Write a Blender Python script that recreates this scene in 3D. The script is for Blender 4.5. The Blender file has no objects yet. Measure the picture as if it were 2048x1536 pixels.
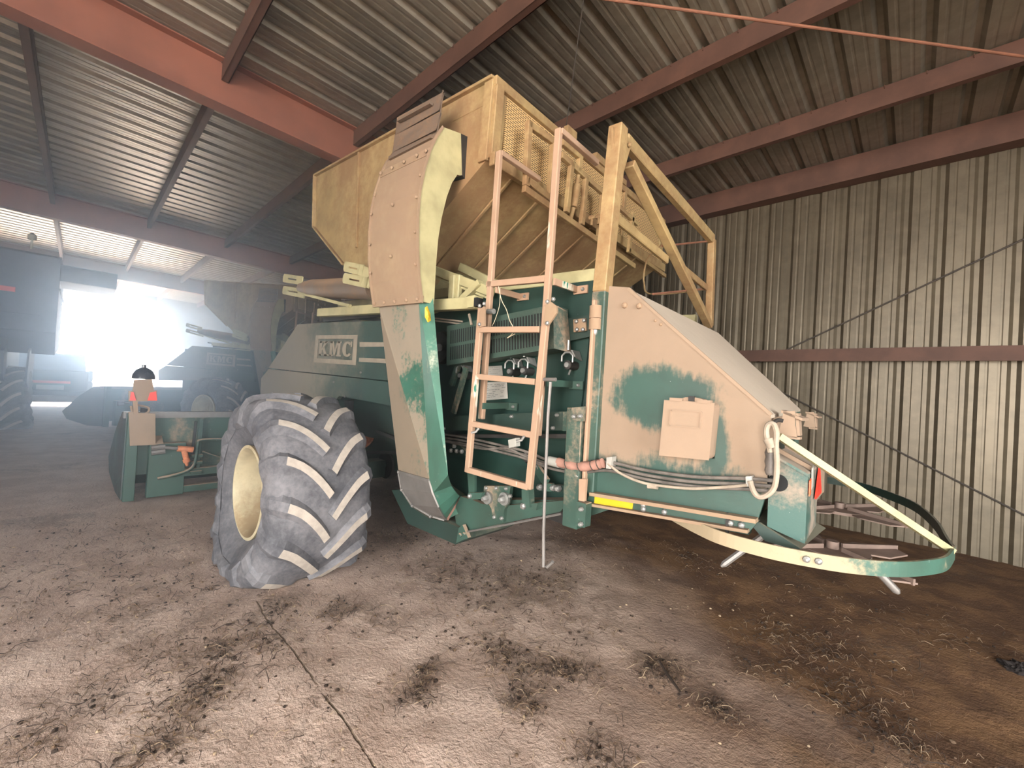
import bpy, math, random
from mathutils import Vector, Matrix
random.seed(7)
SC = bpy.context.scene
COL = SC.collection

# ------------------------------------------------------------------ camera, sky, sun, exposure
cam_d = bpy.data.cameras.new('camera'); cam = bpy.data.objects.new('camera', cam_d); COL.objects.link(cam)
cam_d.sensor_width = 36.0; cam_d.lens = 14.70; cam_d.clip_start = 0.02; cam_d.clip_end = 400
_r = Vector((-0.71898, -0.69246, 0.05966)); _u = Vector((0.03466, 0.05001, 0.99815)); _f = Vector((0.69417, -0.71972, 0.01196))
cam.matrix_world = Matrix(((_r.x, _u.x, -_f.x, 0), (_r.y, _u.y, -_f.y, 0), (_r.z, _u.z, -_f.z, 1.55), (0, 0, 0, 1)))
SC.camera = cam

world = bpy.data.worlds.new('sky'); SC.world = world; world.use_nodes = True
wn = world.node_tree.nodes; bg = wn['Background']
bg.inputs['Color'].default_value = (1.0, 0.98, 0.95, 1); bg.inputs['Strength'].default_value = 16.0

sun_d = bpy.data.lights.new('sun', 'SUN'); sun = bpy.data.objects.new('sun', sun_d); COL.objects.link(sun)
sun_d.energy = 130.0; sun_d.angle = math.radians(0.6); sun_d.color = (1.0, 0.94, 0.84)
sun.rotation_euler = Vector((-0.88, -0.10, -0.46)).to_track_quat('-Z', 'Y').to_euler()
sun.location = (40, 5, 30)

def portal(name, loc, direction, sx, sy):
    d = bpy.data.lights.new(name, 'AREA'); o = bpy.data.objects.new(name, d); COL.objects.link(o)
    d.shape = 'RECTANGLE'; d.size = sx; d.size_y = sy; d.cycles.is_portal = True
    o.location = loc; o.rotation_euler = Vector(direction).to_track_quat('-Z', 'Z').to_euler()
portal('daylight_far_doorway', (26.2, 0.2, 2.25), (-1, 0, 0), 5.6, 4.5)
portal('daylight_near_doorway', (-6.2, .55, 2.2), (1, 0, 0), 3.1, 4.4)
portal('daylight_open_side', (-2.0, 5.6, 2.0), (0, -1, 0), 6.0, 4.0)

SC.view_settings.view_transform = 'Standard'; SC.view_settings.look = 'None'
SC.view_settings.gamma = 1.0; SC.view_settings.use_curve_mapping = False
SC.view_settings.exposure = 0.62
SC.cycles.use_denoising = True
SC.cycles.max_bounces = 10; SC.cycles.diffuse_bounces = 6; SC.cycles.volume_bounces = 1
SC.cycles.volume_step_rate = 4.0; SC.cycles.sample_clamp_indirect = 10.0
SC.cycles.caustics_reflective = False; SC.cycles.caustics_refractive = False

# ------------------------------------------------------------------ mesh helpers
class MB:
    def __init__(s): s.v = []; s.f = []; s.m = []; s.sm = []
    def add(s, vs, fs, mi=0, smooth=False):
        n = len(s.v); s.v += [tuple(p) for p in vs]
        for f in fs:
            s.f.append([i + n for i in f]); s.m.append(mi); s.sm.append(smooth)
        return s
    def box(s, c, d, rot=None, mi=0):
        hx, hy, hz = d[0] / 2, d[1] / 2, d[2] / 2
        vs = [Vector((x, y, z)) for x in (-hx, hx) for y in (-hy, hy) for z in (-hz, hz)]
        if rot: vs = [rot @ p for p in vs]
        c = Vector(c)
        return s.add([p + c for p in vs], [(0, 1, 3, 2), (4, 6, 7, 5), (0, 4, 5, 1), (2, 3, 7, 6), (0, 2, 6, 4), (1, 5, 7, 3)], mi)
    def bar(s, p, q, w, h=None, up=(0, 0, 1), mi=0):
        h = h or w; p = Vector(p); q = Vector(q); d = (q - p).normalized(); up = Vector(up)
        if abs(d.dot(up)) > 0.96: up = Vector((1, 0, 0))
        x = d.cross(up).normalized() * (w / 2); y = x.normalized().cross(d).normalized() * (h / 2)
        vs = [p - x - y, p + x - y, p + x + y, p - x + y, q - x - y, q + x - y, q + x + y, q - x + y]
        return s.add(vs, [(3, 2, 1, 0), (4, 5, 6, 7), (0, 1, 5, 4), (1, 2, 6, 5), (2, 3, 7, 6), (3, 0, 4, 7)], mi)
    def path_bar(s, pts, w, h, up=(0, 0, 1), mi=0):          # a continuous flat or square bar along a bent path
        pts = [Vector(p) for p in pts]; n = len(pts); up = Vector(up); vs = []
        for i, p in enumerate(pts):
            d = (pts[min(i + 1, n - 1)] - pts[max(i - 1, 0)]).normalized()
            x = d.cross(up).normalized() * (w / 2); y = x.normalized().cross(d).normalized() * (h / 2)
            vs += [p - x - y, p + x - y, p + x + y, p - x + y]
        fs = [(3, 2, 1, 0), tuple(range(4 * n - 4, 4 * n))]
        for i in range(n - 1):
            a = 4 * i
            for k in range(4): fs.append((a + k, a + (k + 1) % 4, a + 4 + (k + 1) % 4, a + 4 + k))
        return s.add(vs, fs, mi)
    def tube(s, pts, r, n=8, mi=0, caps=True):
        pts = [Vector(p) for p in pts]; vs = []; N = len(pts); ref = None
        for i, p in enumerate(pts):
            d = (pts[min(i + 1, N - 1)] - pts[max(i - 1, 0)]).normalized()
            if ref is None: ref = Vector((0, 0, 1)) if abs(d.z) < 0.9 else Vector((1, 0, 0))
            x = d.cross(ref).normalized(); ref = x.cross(d).normalized()
            rr = r[i] if isinstance(r, (list, tuple)) else r
            vs += [p + x * (rr * math.cos(2 * math.pi * k / n)) + ref * (rr * math.sin(2 * math.pi * k / n)) for k in range(n)]
        fs = [(i * n + k, i * n + (k + 1) % n, (i + 1) * n + (k + 1) % n, (i + 1) * n + k) for i in range(N - 1) for k in range(n)]
        s.add(vs, fs, mi, True)
        if caps: s.add(vs[:n], [tuple(reversed(range(n)))], mi); s.add(vs[-n:], [tuple(range(n))], mi)
        return s
    def cyl(s, p, q, r, n=16, mi=0): return s.tube([p, q], r, n, mi)
    def prism(s, poly, vec, mi=0, mi_side=None):
        poly = [Vector(p) for p in poly]; vec = Vector(vec); n = len(poly)
        vs = poly + [p + vec for p in poly]
        s.add(vs, [tuple(range(n)), tuple(reversed(range(n, 2 * n)))], mi)
        return s.add(vs, [(i, i + n, (i + 1) % n + n, (i + 1) % n) for i in range(n)], mi if mi_side is None else mi_side)
    def loft(s, a, b, mi=0, closed=True, caps=False, smooth=False):
        n = len(a); e = n if closed else n - 1
        s.add(list(a) + list(b), [(i, (i + 1) % n, (i + 1) % n + n, i + n) for i in range(e)], mi, smooth)
        if caps: s.add(a, [tuple(reversed(range(n)))], mi); s.add(b, [tuple(range(n))], mi)
        return s
    def lathe(s, prof, c, axis='Y', n=48, mi=0, smooth=True, closed=False):
        c = Vector(c); vs = []
        for k in range(n):
            t = 2 * math.pi * k / n
            for (o, r) in prof:
                p = {'Y': (r * math.cos(t), o, r * math.sin(t)), 'Z': (r * math.cos(t), r * math.sin(t), o), 'X': (o, r * math.cos(t), r * math.sin(t))}[axis]
                vs.append(c + Vector(p))
        m = len(prof); fs = []
        for k in range(n):
            for i in range(m - 1):
                fs.append((k * m + i, k * m + i + 1, ((k + 1) % n) * m + i + 1, ((k + 1) % n) * m + i))
        return s.add(vs, fs, mi, smooth)
    def bolt(s, p, nrm, r=0.012, h=0.012, mi=0):
        p = Vector(p); nrm = Vector(nrm).normalized()
        return s.tube([p - nrm * 0.004, p + nrm * h * 0.6, p + nrm * h], [r, r, r * 0.55], 6, mi)
    def dome(s, p, nrm, r=0.012, mi=0):
        p = Vector(p); nrm = Vector(nrm).normalized()
        return s.tube([p, p + nrm * r * .8, p + nrm * r * 1.15], [r * 1.1, r * .9, r * .35], 8, mi)
    def build(s, name, mats, parent=None, bevel=0, loc=None, sharp=40, segs=1):
        me = bpy.data.meshes.new(name); me.from_pydata(s.v, [], s.f); me.validate(clean_customdata=False)
        mats = mats if isinstance(mats, (list, tuple)) else [mats]
        for mt in mats: me.materials.append(mt)
        if len(me.polygons) == len(s.m):
            me.polygons.foreach_set('material_index', s.m); me.polygons.foreach_set('use_smooth', s.sm)
        if any(s.sm): me.set_sharp_from_angle(angle=math.radians(sharp))
        o = bpy.data.objects.new(name, me); COL.objects.link(o)
        if parent is not None: o.parent = parent
        if loc is not None: o.location = loc
        if bevel:
            b = o.modifiers.new('edge', 'BEVEL'); b.width = bevel; b.segments = segs; b.limit_method = 'ANGLE'; b.angle_limit = math.radians(40)
            b.harden_normals = False
        return o

def tag(o, label=None, cat=None, group=None, kind=None):
    if label: o['label'] = label
    if cat: o['category'] = cat
    if group: o['group'] = group
    if kind: o['kind'] = kind
    return o
def empty(name, loc, rz=0):
    o = bpy.data.objects.new(name, None); COL.objects.link(o); o.location = loc; o.rotation_euler = (0, 0, rz); o.empty_display_size = 0.3
    return o
def copy_tree(o, parent=None):
    c = o.copy(); COL.objects.link(c)
    if parent is not None: c.parent = parent
    for ch in list(o.children): copy_tree(ch, c)
    return c
def lerp(p, q, t): return Vector(p) * (1 - t) + Vector(q) * t
def smooth_path(pts, k=6):
    pts = [Vector(p) for p in pts]; out = []; n = len(pts)
    for i in range(n - 1):
        p0, p1, p2, p3 = pts[max(i - 1, 0)], pts[i], pts[i + 1], pts[min(i + 2, n - 1)]
        for j in range(k):
            t = j / k
            out.append(0.5 * ((2 * p1) + (p2 - p0) * t + (2 * p0 - 5 * p1 + 4 * p2 - p3) * t * t + (3 * p1 - p0 - 3 * p2 + p3) * t ** 3))
    return out + [pts[-1]]

def fasteners(name, items, mat, parent, kind='dome'):
    """every bolt its own small part: items are (point, normal, radius)"""
    for p, nrm, r in items:
        m = MB(); (m.dome if kind == 'dome' else m.bolt)(p, nrm, r); P(name, m, mat, parent)

# ------------------------------------------------------------------ materials
def srgb(r, g, b):
    f = lambda c: (c / 255 / 12.92) if c / 255 <= 0.04045 else ((c / 255 + 0.055) / 1.055) ** 2.4
    return (f(r), f(g), f(b), 1)
class NT:
    def __init__(s, name):
        s.m = bpy.data.materials.new(name); s.m.use_nodes = True; s.t = s.m.node_tree; s.n = s.t.nodes
        s.b = s.n['Principled BSDF']
    def L(s, a, b): s.t.links.new(a, b)
    def node(s, ty, **kw):
        n = s.n.new(ty)
        for k, v in kw.items(): setattr(n, k, v)
        return n
    def setin(s, sock, v):
        if hasattr(v, 'links'): s.L(v, sock)
        else: sock.default_value = v
    def coord(s, kind='Object'): return s.node('ShaderNodeTexCoord').outputs[kind]
    def mapping(s, vec, scale=(1, 1, 1), loc=(0, 0, 0), rot=(0, 0, 0)):
        m = s.node('ShaderNodeMapping'); s.L(vec, m.inputs['Vector'])
        m.inputs['Scale'].default_value = scale; m.inputs['Location'].default_value = loc; m.inputs['Rotation'].default_value = rot
        return m.outputs[0]
    def noise(s, vec, scale, detail=4, rough=0.6, dist=0.0):
        n = s.node('ShaderNodeTexNoise'); s.L(vec, n.inputs['Vector'])
        n.inputs['Scale'].default_value = scale; n.inputs['Detail'].default_value = detail; n.inputs['Roughness'].default_value = rough
        n.inputs['Distortion'].default_value = dist
        return n.outputs[0]
    def math(s, op, a, b=0.0, c=0.0, clamp=False):
        n = s.node('ShaderNodeMath', operation=op); n.use_clamp = clamp
        s.setin(n.inputs[0], a); s.setin(n.inputs[1], b); s.setin(n.inputs[2], c)
        return n.outputs[0]
    def ramp(s, v, lo, hi):
        n = s.node('ShaderNodeMapRange', interpolation_type='SMOOTHSTEP'); s.setin(n.inputs[0], v)
        n.inputs[1].default_value = lo; n.inputs[2].default_value = hi
        return n.outputs[0]
    def mix(s, f, a, b):
        n = s.node('ShaderNodeMix', data_type='RGBA'); s.setin(n.inputs[0], f)
        s.setin(n.inputs[6], a); s.setin(n.inputs[7], b)
        return n.outputs[2]
    def sep(s, vec):
        n = s.node('ShaderNodeSeparateXYZ'); s.L(vec, n.inputs[0]); return n.outputs
    def normal(s): return s.node('ShaderNodeNewGeometry').outputs['Normal']
    def bump(s, h, strength=0.3, dist=0.01):
        n = s.node('ShaderNodeBump'); n.inputs['Strength'].default_value = strength; n.inputs['Distance'].default_value = dist
        s.L(h, n.inputs['Height']); s.L(n.outputs[0], s.b.inputs['Normal'])

TAN = srgb(150, 129, 109); TAN2 = srgb(150, 122, 92); GREEN = srgb(20, 70, 62); DKGREEN = srgb(14, 46, 42); CREAM = srgb(170, 147, 102)
def plain(name, col, rough=0.6, metal=0.0, var=0.15, scale=6.0, bump=0.0):
    t = NT(name); v = t.coord()
    n = t.noise(v, scale, 5)
    d = tuple(c * (1 - var) for c in col[:3]) + (1,); l = tuple(min(1, c * (1 + var)) for c in col[:3]) + (1,)
    t.L(t.mix(t.ramp(n, 0.3, 0.7), d, l), t.b.inputs['Base Color'])
    t.b.inputs['Roughness'].default_value = rough; t.b.inputs['Metallic'].default_value = metal
    if bump: t.bump(t.noise(v, scale * 12, 3), bump, 0.004)
    return t.m
def dusty(name, base, dust=TAN, lo=0.45, hi=0.6, scale=2.0, up=0.35, streak=1.0, rough=(0.45, 0.95), extra=None, chips=0.0, film=0.10):
    """painted sheet metal under field dust: noise patches, more on faces that look up"""
    t = NT(name); v = t.coord()
    vs = t.mapping(v, (1, 1, 1 / streak))
    n = t.math('ADD', t.math('MULTIPLY', t.noise(vs, scale, 5, 0.65), 0.72), t.math('MULTIPLY', t.noise(v, scale * 14, 4, 0.7), 0.28))
    nz = t.math('MULTIPLY', t.math('MAXIMUM', t.sep(t.normal())[2], 0.0), up)
    f = t.math('ADD', n, nz)
    if extra: f = extra(t, v, f)
    f = t.math('ADD', t.math('MULTIPLY', t.ramp(f, lo, hi), 1 - film), film)
    dv = t.mix(t.noise(v, 9, 4), dust, tuple(c * 0.86 for c in dust[:3]) + (1,))
    bv = t.mix(t.ramp(t.noise(v, 4, 4), .35, .7), base, tuple(c * 0.7 for c in base[:3]) + (1,))
    if chips: bv = t.mix(t.ramp(t.noise(v, 40, 3, .55), .735, .76), bv, tuple(min(1, c * .5 + .35) for c in base[:3]) + (1,))
    t.L(t.mix(f, bv, dv), t.b.inputs['Base Color'])
    r = t.node('ShaderNodeMapRange'); t.L(f, r.inputs[0]); r.inputs[3].default_value = rough[0]; r.inputs[4].default_value = rough[1]
    t.L(r.outputs[0], t.b.inputs['Roughness'])
    t.bump(t.noise(v, 60, 3), 0.12, 0.003)
    return t.m
M = {}
M['green'] = dusty('green_paint_dusty', GREEN, TAN, 0.52, 0.70, 2.2, 0.5, 2.0, chips=1)
M['green_clean'] = dusty('green_paint', GREEN, TAN, 0.60, 0.85, 2.0, 0.45, 1.5, chips=1)
M['dark_green'] = dusty('dark_green_paint', DKGREEN, srgb(110, 108, 92), 0.56, 0.85, 3.0, 0.45)
M['panel'] = dusty('dusty_green_panel', srgb(30, 74, 64), srgb(140, 132, 118), 0.34, 0.62, 1.0, 0.3)
M['cream'] = dusty('cream_paint_dusty', CREAM, srgb(136, 106, 72), 0.40, 0.62, 1.2, 0.3, 1.5, (0.5, 0.9))
M['hopper'] = dusty('hopper_paint_dusty', srgb(168, 146, 102), srgb(140, 110, 76), 0.40, 0.62, 1.2, 0.3, 1.5, (0.5, 0.9))
M['cream_clean'] = dusty('cream_paint', srgb(178, 172, 130), srgb(152, 130, 94), 0.60, 0.85, 3.0, 0.2, 2.0, (0.45, 0.9))
M['cream_tan'] = dusty('cream_under_tan_dust', srgb(150, 130, 101), srgb(146, 122, 99), 0.3, 0.6, 1.0, 0.2)
M['tan_sheet'] = dusty('tan_dust_sheet', srgb(140, 120, 97), TAN, 0.3, 0.55, 1.3, 0.3)
def rail_mat():
    t = NT('worn_ladder_paint'); v = t.coord()
    n = t.noise(t.mapping(v, (1, 1, .25)), 7, 4, .6)
    dust = t.mix(t.noise(v, 5, 4), srgb(166, 139, 117), srgb(145, 117, 93))
    c = t.mix(t.ramp(n, .62, .66), dust, srgb(186, 180, 162)); c = t.mix(t.ramp(n, .69, .71), c, srgb(30, 104, 88))
    t.L(c, t.b.inputs['Base Color']); t.b.inputs['Roughness'].default_value = .8
    t.bump(t.noise(v, 80, 3), .2, .002); return t.m
M['rail'] = rail_mat()
M['metal'] = plain('galvanised_bolt', srgb(150, 150, 146), 0.45, 0.6)
M['grey_metal'] = plain('grey_steel', srgb(120, 116, 112), 0.5, 0.4)
M['dark_metal'] = plain('oily_dark_steel', srgb(44, 42, 40), 0.6, 0.2, 0.3)
M['black'] = plain('black_void', srgb(16, 17, 18), 0.8)
M['hose'] = plain('black_rubber_hose', srgb(96, 90, 84), 0.55, 0, .35, 14)
M['hose_dust'] = plain('dusty_hose', srgb(150, 138, 122), 0.9, 0, .2, 12)
M['flap'] = dusty('rubber_flap', srgb(98, 86, 76), srgb(150, 122, 96), 0.45, 0.75, 4, .3)
M['pink'] = plain('pink_wrap', srgb(150, 112, 98), 0.85, 0, .2, 10)
M['white'] = plain('white_label', srgb(156, 154, 146), 0.6, 0, .08)
M['ink'] = plain('label_ink', srgb(110, 112, 108), 0.7, 0, .1)
M['yellow'] = plain('yellow_reflector', srgb(190, 166, 30), 0.45, 0, .08)
M['leaf'] = plain('yellow_dry_leaf', srgb(196, 160, 40), 0.6, 0, .3, 40)
M['orange'] = plain('orange_reflector', srgb(250, 92, 52), 0.4, 0, .05)
M['red'] = plain('red_reflector', srgb(236, 62, 48), 0.35, 0, .08)
M['rust'] = plain('orange_fitting', srgb(192, 120, 84), 0.7, 0, .2, 30)
M['logo'] = plain('logo_paint', srgb(142, 132, 116), 0.8, 0, .12, 9)
M['blade'] = plain('brown_blade', srgb(124, 106, 96), 0.7, .1, .2)
M['twine'] = plain('twine', srgb(190, 176, 150), 0.9)

def rubber():
    t = NT('tyre_rubber'); v = t.coord()
    n = t.math('ADD', t.math('MULTIPLY', t.noise(v, 3, 5, .6), .6), t.math('MULTIPLY', t.noise(v, 26, 4, .7), .4))
    t.L(t.mix(t.ramp(n, .35, .68), srgb(70, 70, 74), srgb(118, 116, 118)), t.b.inputs['Base Color'])
    t.b.inputs['Roughness'].default_value = .82; t.bump(t.noise(v, 50, 4), .25, .004); return t.m
M['rubber'] = rubber()
M['lug'] = plain('worn_dusty_lug', srgb(168, 158, 146), 0.9, 0, .12, 18, .2)
M['rim'] = dusty('cream_rim', srgb(196, 184, 150), srgb(158, 136, 104), .50, .75, 3, .3, 3, chips=0)

def mesh_screen():
    t = NT('perforated_screen'); v = t.coord(); x, y, z = t.sep(v)
    # staggered rows of slots on the (y, z) face
    row = t.math('MULTIPLY', z, 62.0); fr = t.math('FRACT', row); ri = t.math('FLOOR', row)
    off = t.math('MULTIPLY', t.math('MODULO', ri, 2.0), .5)
    fy = t.math('FRACT', t.math('ADD', t.math('MULTIPLY', y, 18.0), off))
    hole = t.math('MULTIPLY', t.math('LESS_THAN', t.math('ABSOLUTE', t.math('SUBTRACT', fr, .5)), .24), t.math('LESS_THAN', t.math('ABSOLUTE', t.math('SUBTRACT', fy, .5)), .43))
    c = t.mix(t.noise(v, 2.5, 4), srgb(186, 150, 98), srgb(206, 178, 126))
    t.L(t.mix(hole, c, srgb(78, 60, 38)), t.b.inputs['Base Color']); t.b.inputs['Roughness'].default_value = .85
    return t.m
M['screen'] = mesh_screen()
def galv(name, c1, c2, rough=.42, metal=.75):
    t = NT(name); v = t.coord()
    n = t.math('ADD', t.math('MULTIPLY', t.noise(v, 1.2, 5, .6), .6), t.math('MULTIPLY', t.noise(v, 9, 3), .4))
    t.L(t.mix(t.ramp(n, .35, .65), c1, c2), t.b.inputs['Base Color'])
    t.b.inputs['Metallic'].default_value = metal; t.b.inputs['Roughness'].default_value = rough; return t.m
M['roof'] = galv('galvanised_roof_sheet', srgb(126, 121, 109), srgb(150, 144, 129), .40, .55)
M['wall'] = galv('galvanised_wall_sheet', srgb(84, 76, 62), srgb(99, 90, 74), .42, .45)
M['redox'] = plain('red_oxide_primer', srgb(124, 76, 58), .7, 0, .16, 2.0)
M['redox_dark'] = plain('red_oxide_primer_aged', srgb(80, 55, 44), .72, 0, .18, 3.0)
M['rod'] = plain('rusty_rod', srgb(124, 82, 62), .8)
M['wire'] = plain('dark_wire', srgb(60, 54, 48), .8)

def floor_mat():
    t = NT('dusty_concrete_floor'); v = t.coord(); x, y, z = t.sep(v)
    big = t.noise(v, .55, 4, .6, .4); mid = t.noise(v, 2.6, 6, .65, .3); fine = t.noise(v, 38, 4, .7)
    c = t.mix(t.ramp(mid, .35, .65), srgb(174, 150, 135), srgb(196, 173, 158))
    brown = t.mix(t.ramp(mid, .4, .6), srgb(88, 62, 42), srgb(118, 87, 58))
    # brown soil with the machine's shade darkened into its colour, beneath and behind it
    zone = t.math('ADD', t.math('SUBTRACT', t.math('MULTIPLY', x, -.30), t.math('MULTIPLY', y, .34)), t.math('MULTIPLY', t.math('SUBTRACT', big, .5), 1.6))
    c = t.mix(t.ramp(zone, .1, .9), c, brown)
    # patches of dark trampled vine litter
    vm = t.mapping(v, (1, 1.0, 1))
    lit = t.math('ADD', t.math('MULTIPLY', t.noise(vm, .9, 6, .72, .6), .75), t.math('MULTIPLY', fine, .25))
    c = t.mix(t.math('MULTIPLY', t.ramp(lit, .54, .64), .5), c, t.mix(fine, srgb(56, 44, 36), srgb(112, 94, 78)))
    # slab joint
    w = t.math('MULTIPLY', t.math('SUBTRACT', t.noise(v, 3.0, 5, .7), .5), .05)
    d = t.math('ABSOLUTE', t.math('ADD', t.math('ADD', y, .92), w))
    br = t.ramp(t.noise(v, 5, 3), .38, .5)
    joint = t.math('MULTIPLY', t.math('MULTIPLY', t.ramp(d, .008, .002), t.math('LESS_THAN', x, 3.2)), br)
    c = t.mix(joint, c, srgb(126, 108, 92))
    t.L(c, t.b.inputs['Base Color']); t.b.inputs['Roughness'].default_value = .88
    h = t.math('ADD', t.math('MULTIPLY', mid, .5), t.math('ADD', t.math('MULTIPLY', fine, .25), t.math('MULTIPLY', lit, .7)))
    t.bump(t.math('SUBTRACT', h, t.math('MULTIPLY', joint, .35)), .7, .045); return t.m
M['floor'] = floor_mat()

# ------------------------------------------------------------------ the shed
SLOPE = 0.015
def roof_z(y): return 4.83 + SLOPE * (y + 7.0)
X0, X1, Y0, Y1 = -6.2, 26.0, -7.0, 5.6
FR = [-1.6, 5.55, 12.7, 19.35]                    # frame lines

def struct(o, label=None):
    o['kind'] = 'structure'
    if label: o['label'] = label
    return o
def rib_profile(u0, u1, phase, pitch=0.305, depth=0.044):
    """(u, height) across a ribbed sheet: major trapezoid ribs with two small stiffeners between"""
    out = []; k = math.floor((u0 - phase) / pitch) - 1
    while True:
        c = phase + k * pitch
        for du, h in ((-.052, 0), (-.020, depth), (.020, depth), (.052, 0), (.090, 0), (.100, .003), (.112, .003), (.122, 0), (.183, 0), (.193, .003), (.205, .003), (.215, 0)):
            u = c + du
            if u0 <= u <= u1: out.append((u, h))
        k += 1
        if c > u1: break
    return [(u0, 0)] + out + [(u1, 0)]

# floor slab: finely divided near the viewpoint so its unevenness is real relief
from mathutils import noise as mnoise
def build_floor():
    xs = []; x = -8.0
    while x < 40: xs.append(x); x += 0.05 if -1 < x < 4.5 else (0.25 if x < 10 else 1.0)
    ys = []; y = -7.2
    while y < 14: ys.append(y); y += 0.05 if -5 < y < 0.6 else 0.3
    vs = []
    for x in xs:
        for y in ys:
            h = 0.016 * mnoise.noise(Vector((x * 1.1, y * 1.1, 0))) + 0.010 * mnoise.noise(Vector((x * 4, y * 4, 3))) + 0.008 * max(0, mnoise.noise(Vector((x * 9, y * 9, 7))))
            vs.append((x, y, min(0.012, h) - 0.012))
    n = len(ys); fs = [(i * n + j, (i + 1) * n + j, (i + 1) * n + j + 1, i * n + j + 1) for i in range(len(xs) - 1) for j in range(n - 1)]
    m = MB(); m.add(vs, fs, 0, True)
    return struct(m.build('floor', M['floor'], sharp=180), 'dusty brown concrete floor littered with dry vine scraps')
build_floor()
m = MB(); m.box((80, 0, -.06), (80, 120, .1)); struct(m.build('ground_outside', plain('sunlit_yard', srgb(196, 180, 152), .9, 0, .1, .3)), 'bright sunlit yard beyond the far doorway')

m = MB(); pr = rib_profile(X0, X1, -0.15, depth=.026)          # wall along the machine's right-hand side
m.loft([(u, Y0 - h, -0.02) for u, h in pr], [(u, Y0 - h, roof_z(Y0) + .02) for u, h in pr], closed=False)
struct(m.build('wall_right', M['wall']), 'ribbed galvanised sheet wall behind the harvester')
m = MB(); pr = rib_profile(X0, X1 + .2, 0.02)
m.loft([(u, Y0 - .05, roof_z(Y0 - .05) + h) for u, h in pr], [(u, Y1, roof_z(Y1) + h) for u, h in pr], closed=False)
struct(m.build('ceiling', M['roof']), 'underside of the ribbed galvanised roof sheets')
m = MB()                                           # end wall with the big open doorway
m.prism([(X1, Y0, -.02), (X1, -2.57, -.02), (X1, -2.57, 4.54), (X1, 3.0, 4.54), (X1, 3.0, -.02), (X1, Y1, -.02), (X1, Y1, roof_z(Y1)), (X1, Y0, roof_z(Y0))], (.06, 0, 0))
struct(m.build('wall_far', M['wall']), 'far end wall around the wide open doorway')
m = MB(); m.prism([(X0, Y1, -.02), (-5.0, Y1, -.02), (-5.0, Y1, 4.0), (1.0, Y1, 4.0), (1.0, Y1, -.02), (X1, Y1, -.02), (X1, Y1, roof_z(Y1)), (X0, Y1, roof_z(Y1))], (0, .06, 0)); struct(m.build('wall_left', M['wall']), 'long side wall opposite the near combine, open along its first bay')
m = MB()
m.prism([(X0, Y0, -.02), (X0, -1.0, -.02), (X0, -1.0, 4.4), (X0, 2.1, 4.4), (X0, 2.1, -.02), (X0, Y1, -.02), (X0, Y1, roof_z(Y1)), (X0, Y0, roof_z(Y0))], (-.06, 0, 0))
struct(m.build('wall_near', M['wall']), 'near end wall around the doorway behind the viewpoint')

# rigid frames: I-section rafters with a column at the wall
FRL = ['behind the viewpoint', 'over the front of the near harvester', 'over the second harvester', 'last before the far doorway']
for k, fx in enumerate(FR):
    zt = lambda y: roof_z(y) - .005
    m = MB(); D, W, T = .50, .20, .014
    for (y0, y1) in ((Y0 + .12, Y1 - .05),):
        for xo, w, zo, h in ((0, T, -D / 2, D), (0, W, -T / 2, T), (0, W, -D + T / 2, T)):
            a = [(fx + xo - w / 2, y0, zt(y0) + zo - h / 2), (fx + xo + w / 2, y0, zt(y0) + zo - h / 2), (fx + xo + w / 2, y0, zt(y0) + zo + h / 2), (fx + xo - w / 2, y0, zt(y0) + zo + h / 2)]
            b = [(p[0], y1, p[2] - zt(y0) + zt(y1)) for p in a]
            m.loft(a, b, 0, True, True)
    struct(m.build('rafter_beam', M['redox']), 'red oxide steel rafter ' + FRL[k])
    m = MB()
    for yo, w, tk in ((-.22, .2, .014), (.22, .2, .014)): m.box((fx, Y0 + .35 + yo, 2.2), (w, tk, 4.4))
    m.box((fx, Y0 + .35, 2.2), (.014, .44, 4.4))
    struct(m.build('column', M['redox_dark']), 'red oxide steel column at the ribbed wall, ' + FRL[k])

# purlins between the frames: C sections, web towards the open side
PY = [-5.52, -3.93, -2.40, -0.92, 0.56, 2.1, 3.6, 5.1]
spans = [(X0, FR[0])] + [(FR[i], FR[i + 1]) for i in range(3)] + [(FR[3], X1)]
def cee(m, xa, xb, y, ztop, d=.205, fl=.065, t=.008):
    for (yy, zz, w, h) in ((y, ztop - d / 2, t, d), (y - fl / 2, ztop - t / 2, fl, t), (y - fl / 2, ztop - d + t / 2, fl, t), (y - fl + t / 2, ztop - .014, t, .028), (y - fl + t / 2, ztop - d + .014, t, .028)):
        m.box(((xa + xb) / 2, yy, zz), (xb - xa, w, h))
SPN = ['over the viewpoint bay', 'over the near harvester bay', 'in the bay past the first rafter', 'in the second bay past the first rafter', 'in the bay at the far doorway']
ORD = ['first', 'second', 'third', 'fourth', 'fifth', 'sixth', 'seventh', 'eighth', 'ninth', 'tenth']
for j, (xa, xb) in enumerate(spans):
    for i, y in enumerate(PY):
        m = MB(); zt = roof_z(y) - .008
        if j in (0, 1): cee(m, (xa + .02) if j else xa, xb - .02, y, zt)
        else: cee(m, xa + .02, xb - .02, y, zt)
        if j <= 1 and i < 5:                        # sheet screws along the upper edge
            x = xa + .1
            while x < xb: m.cyl((x, y + .012, zt - .03), (x, y + .012, zt + .005), .005, 6); x += .305
        struct(m.build('purlin_beam', M['redox_dark']), 'red-brown steel purlin, %s from the ribbed wall, %s' % (ORD[i], SPN[j]))
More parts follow.
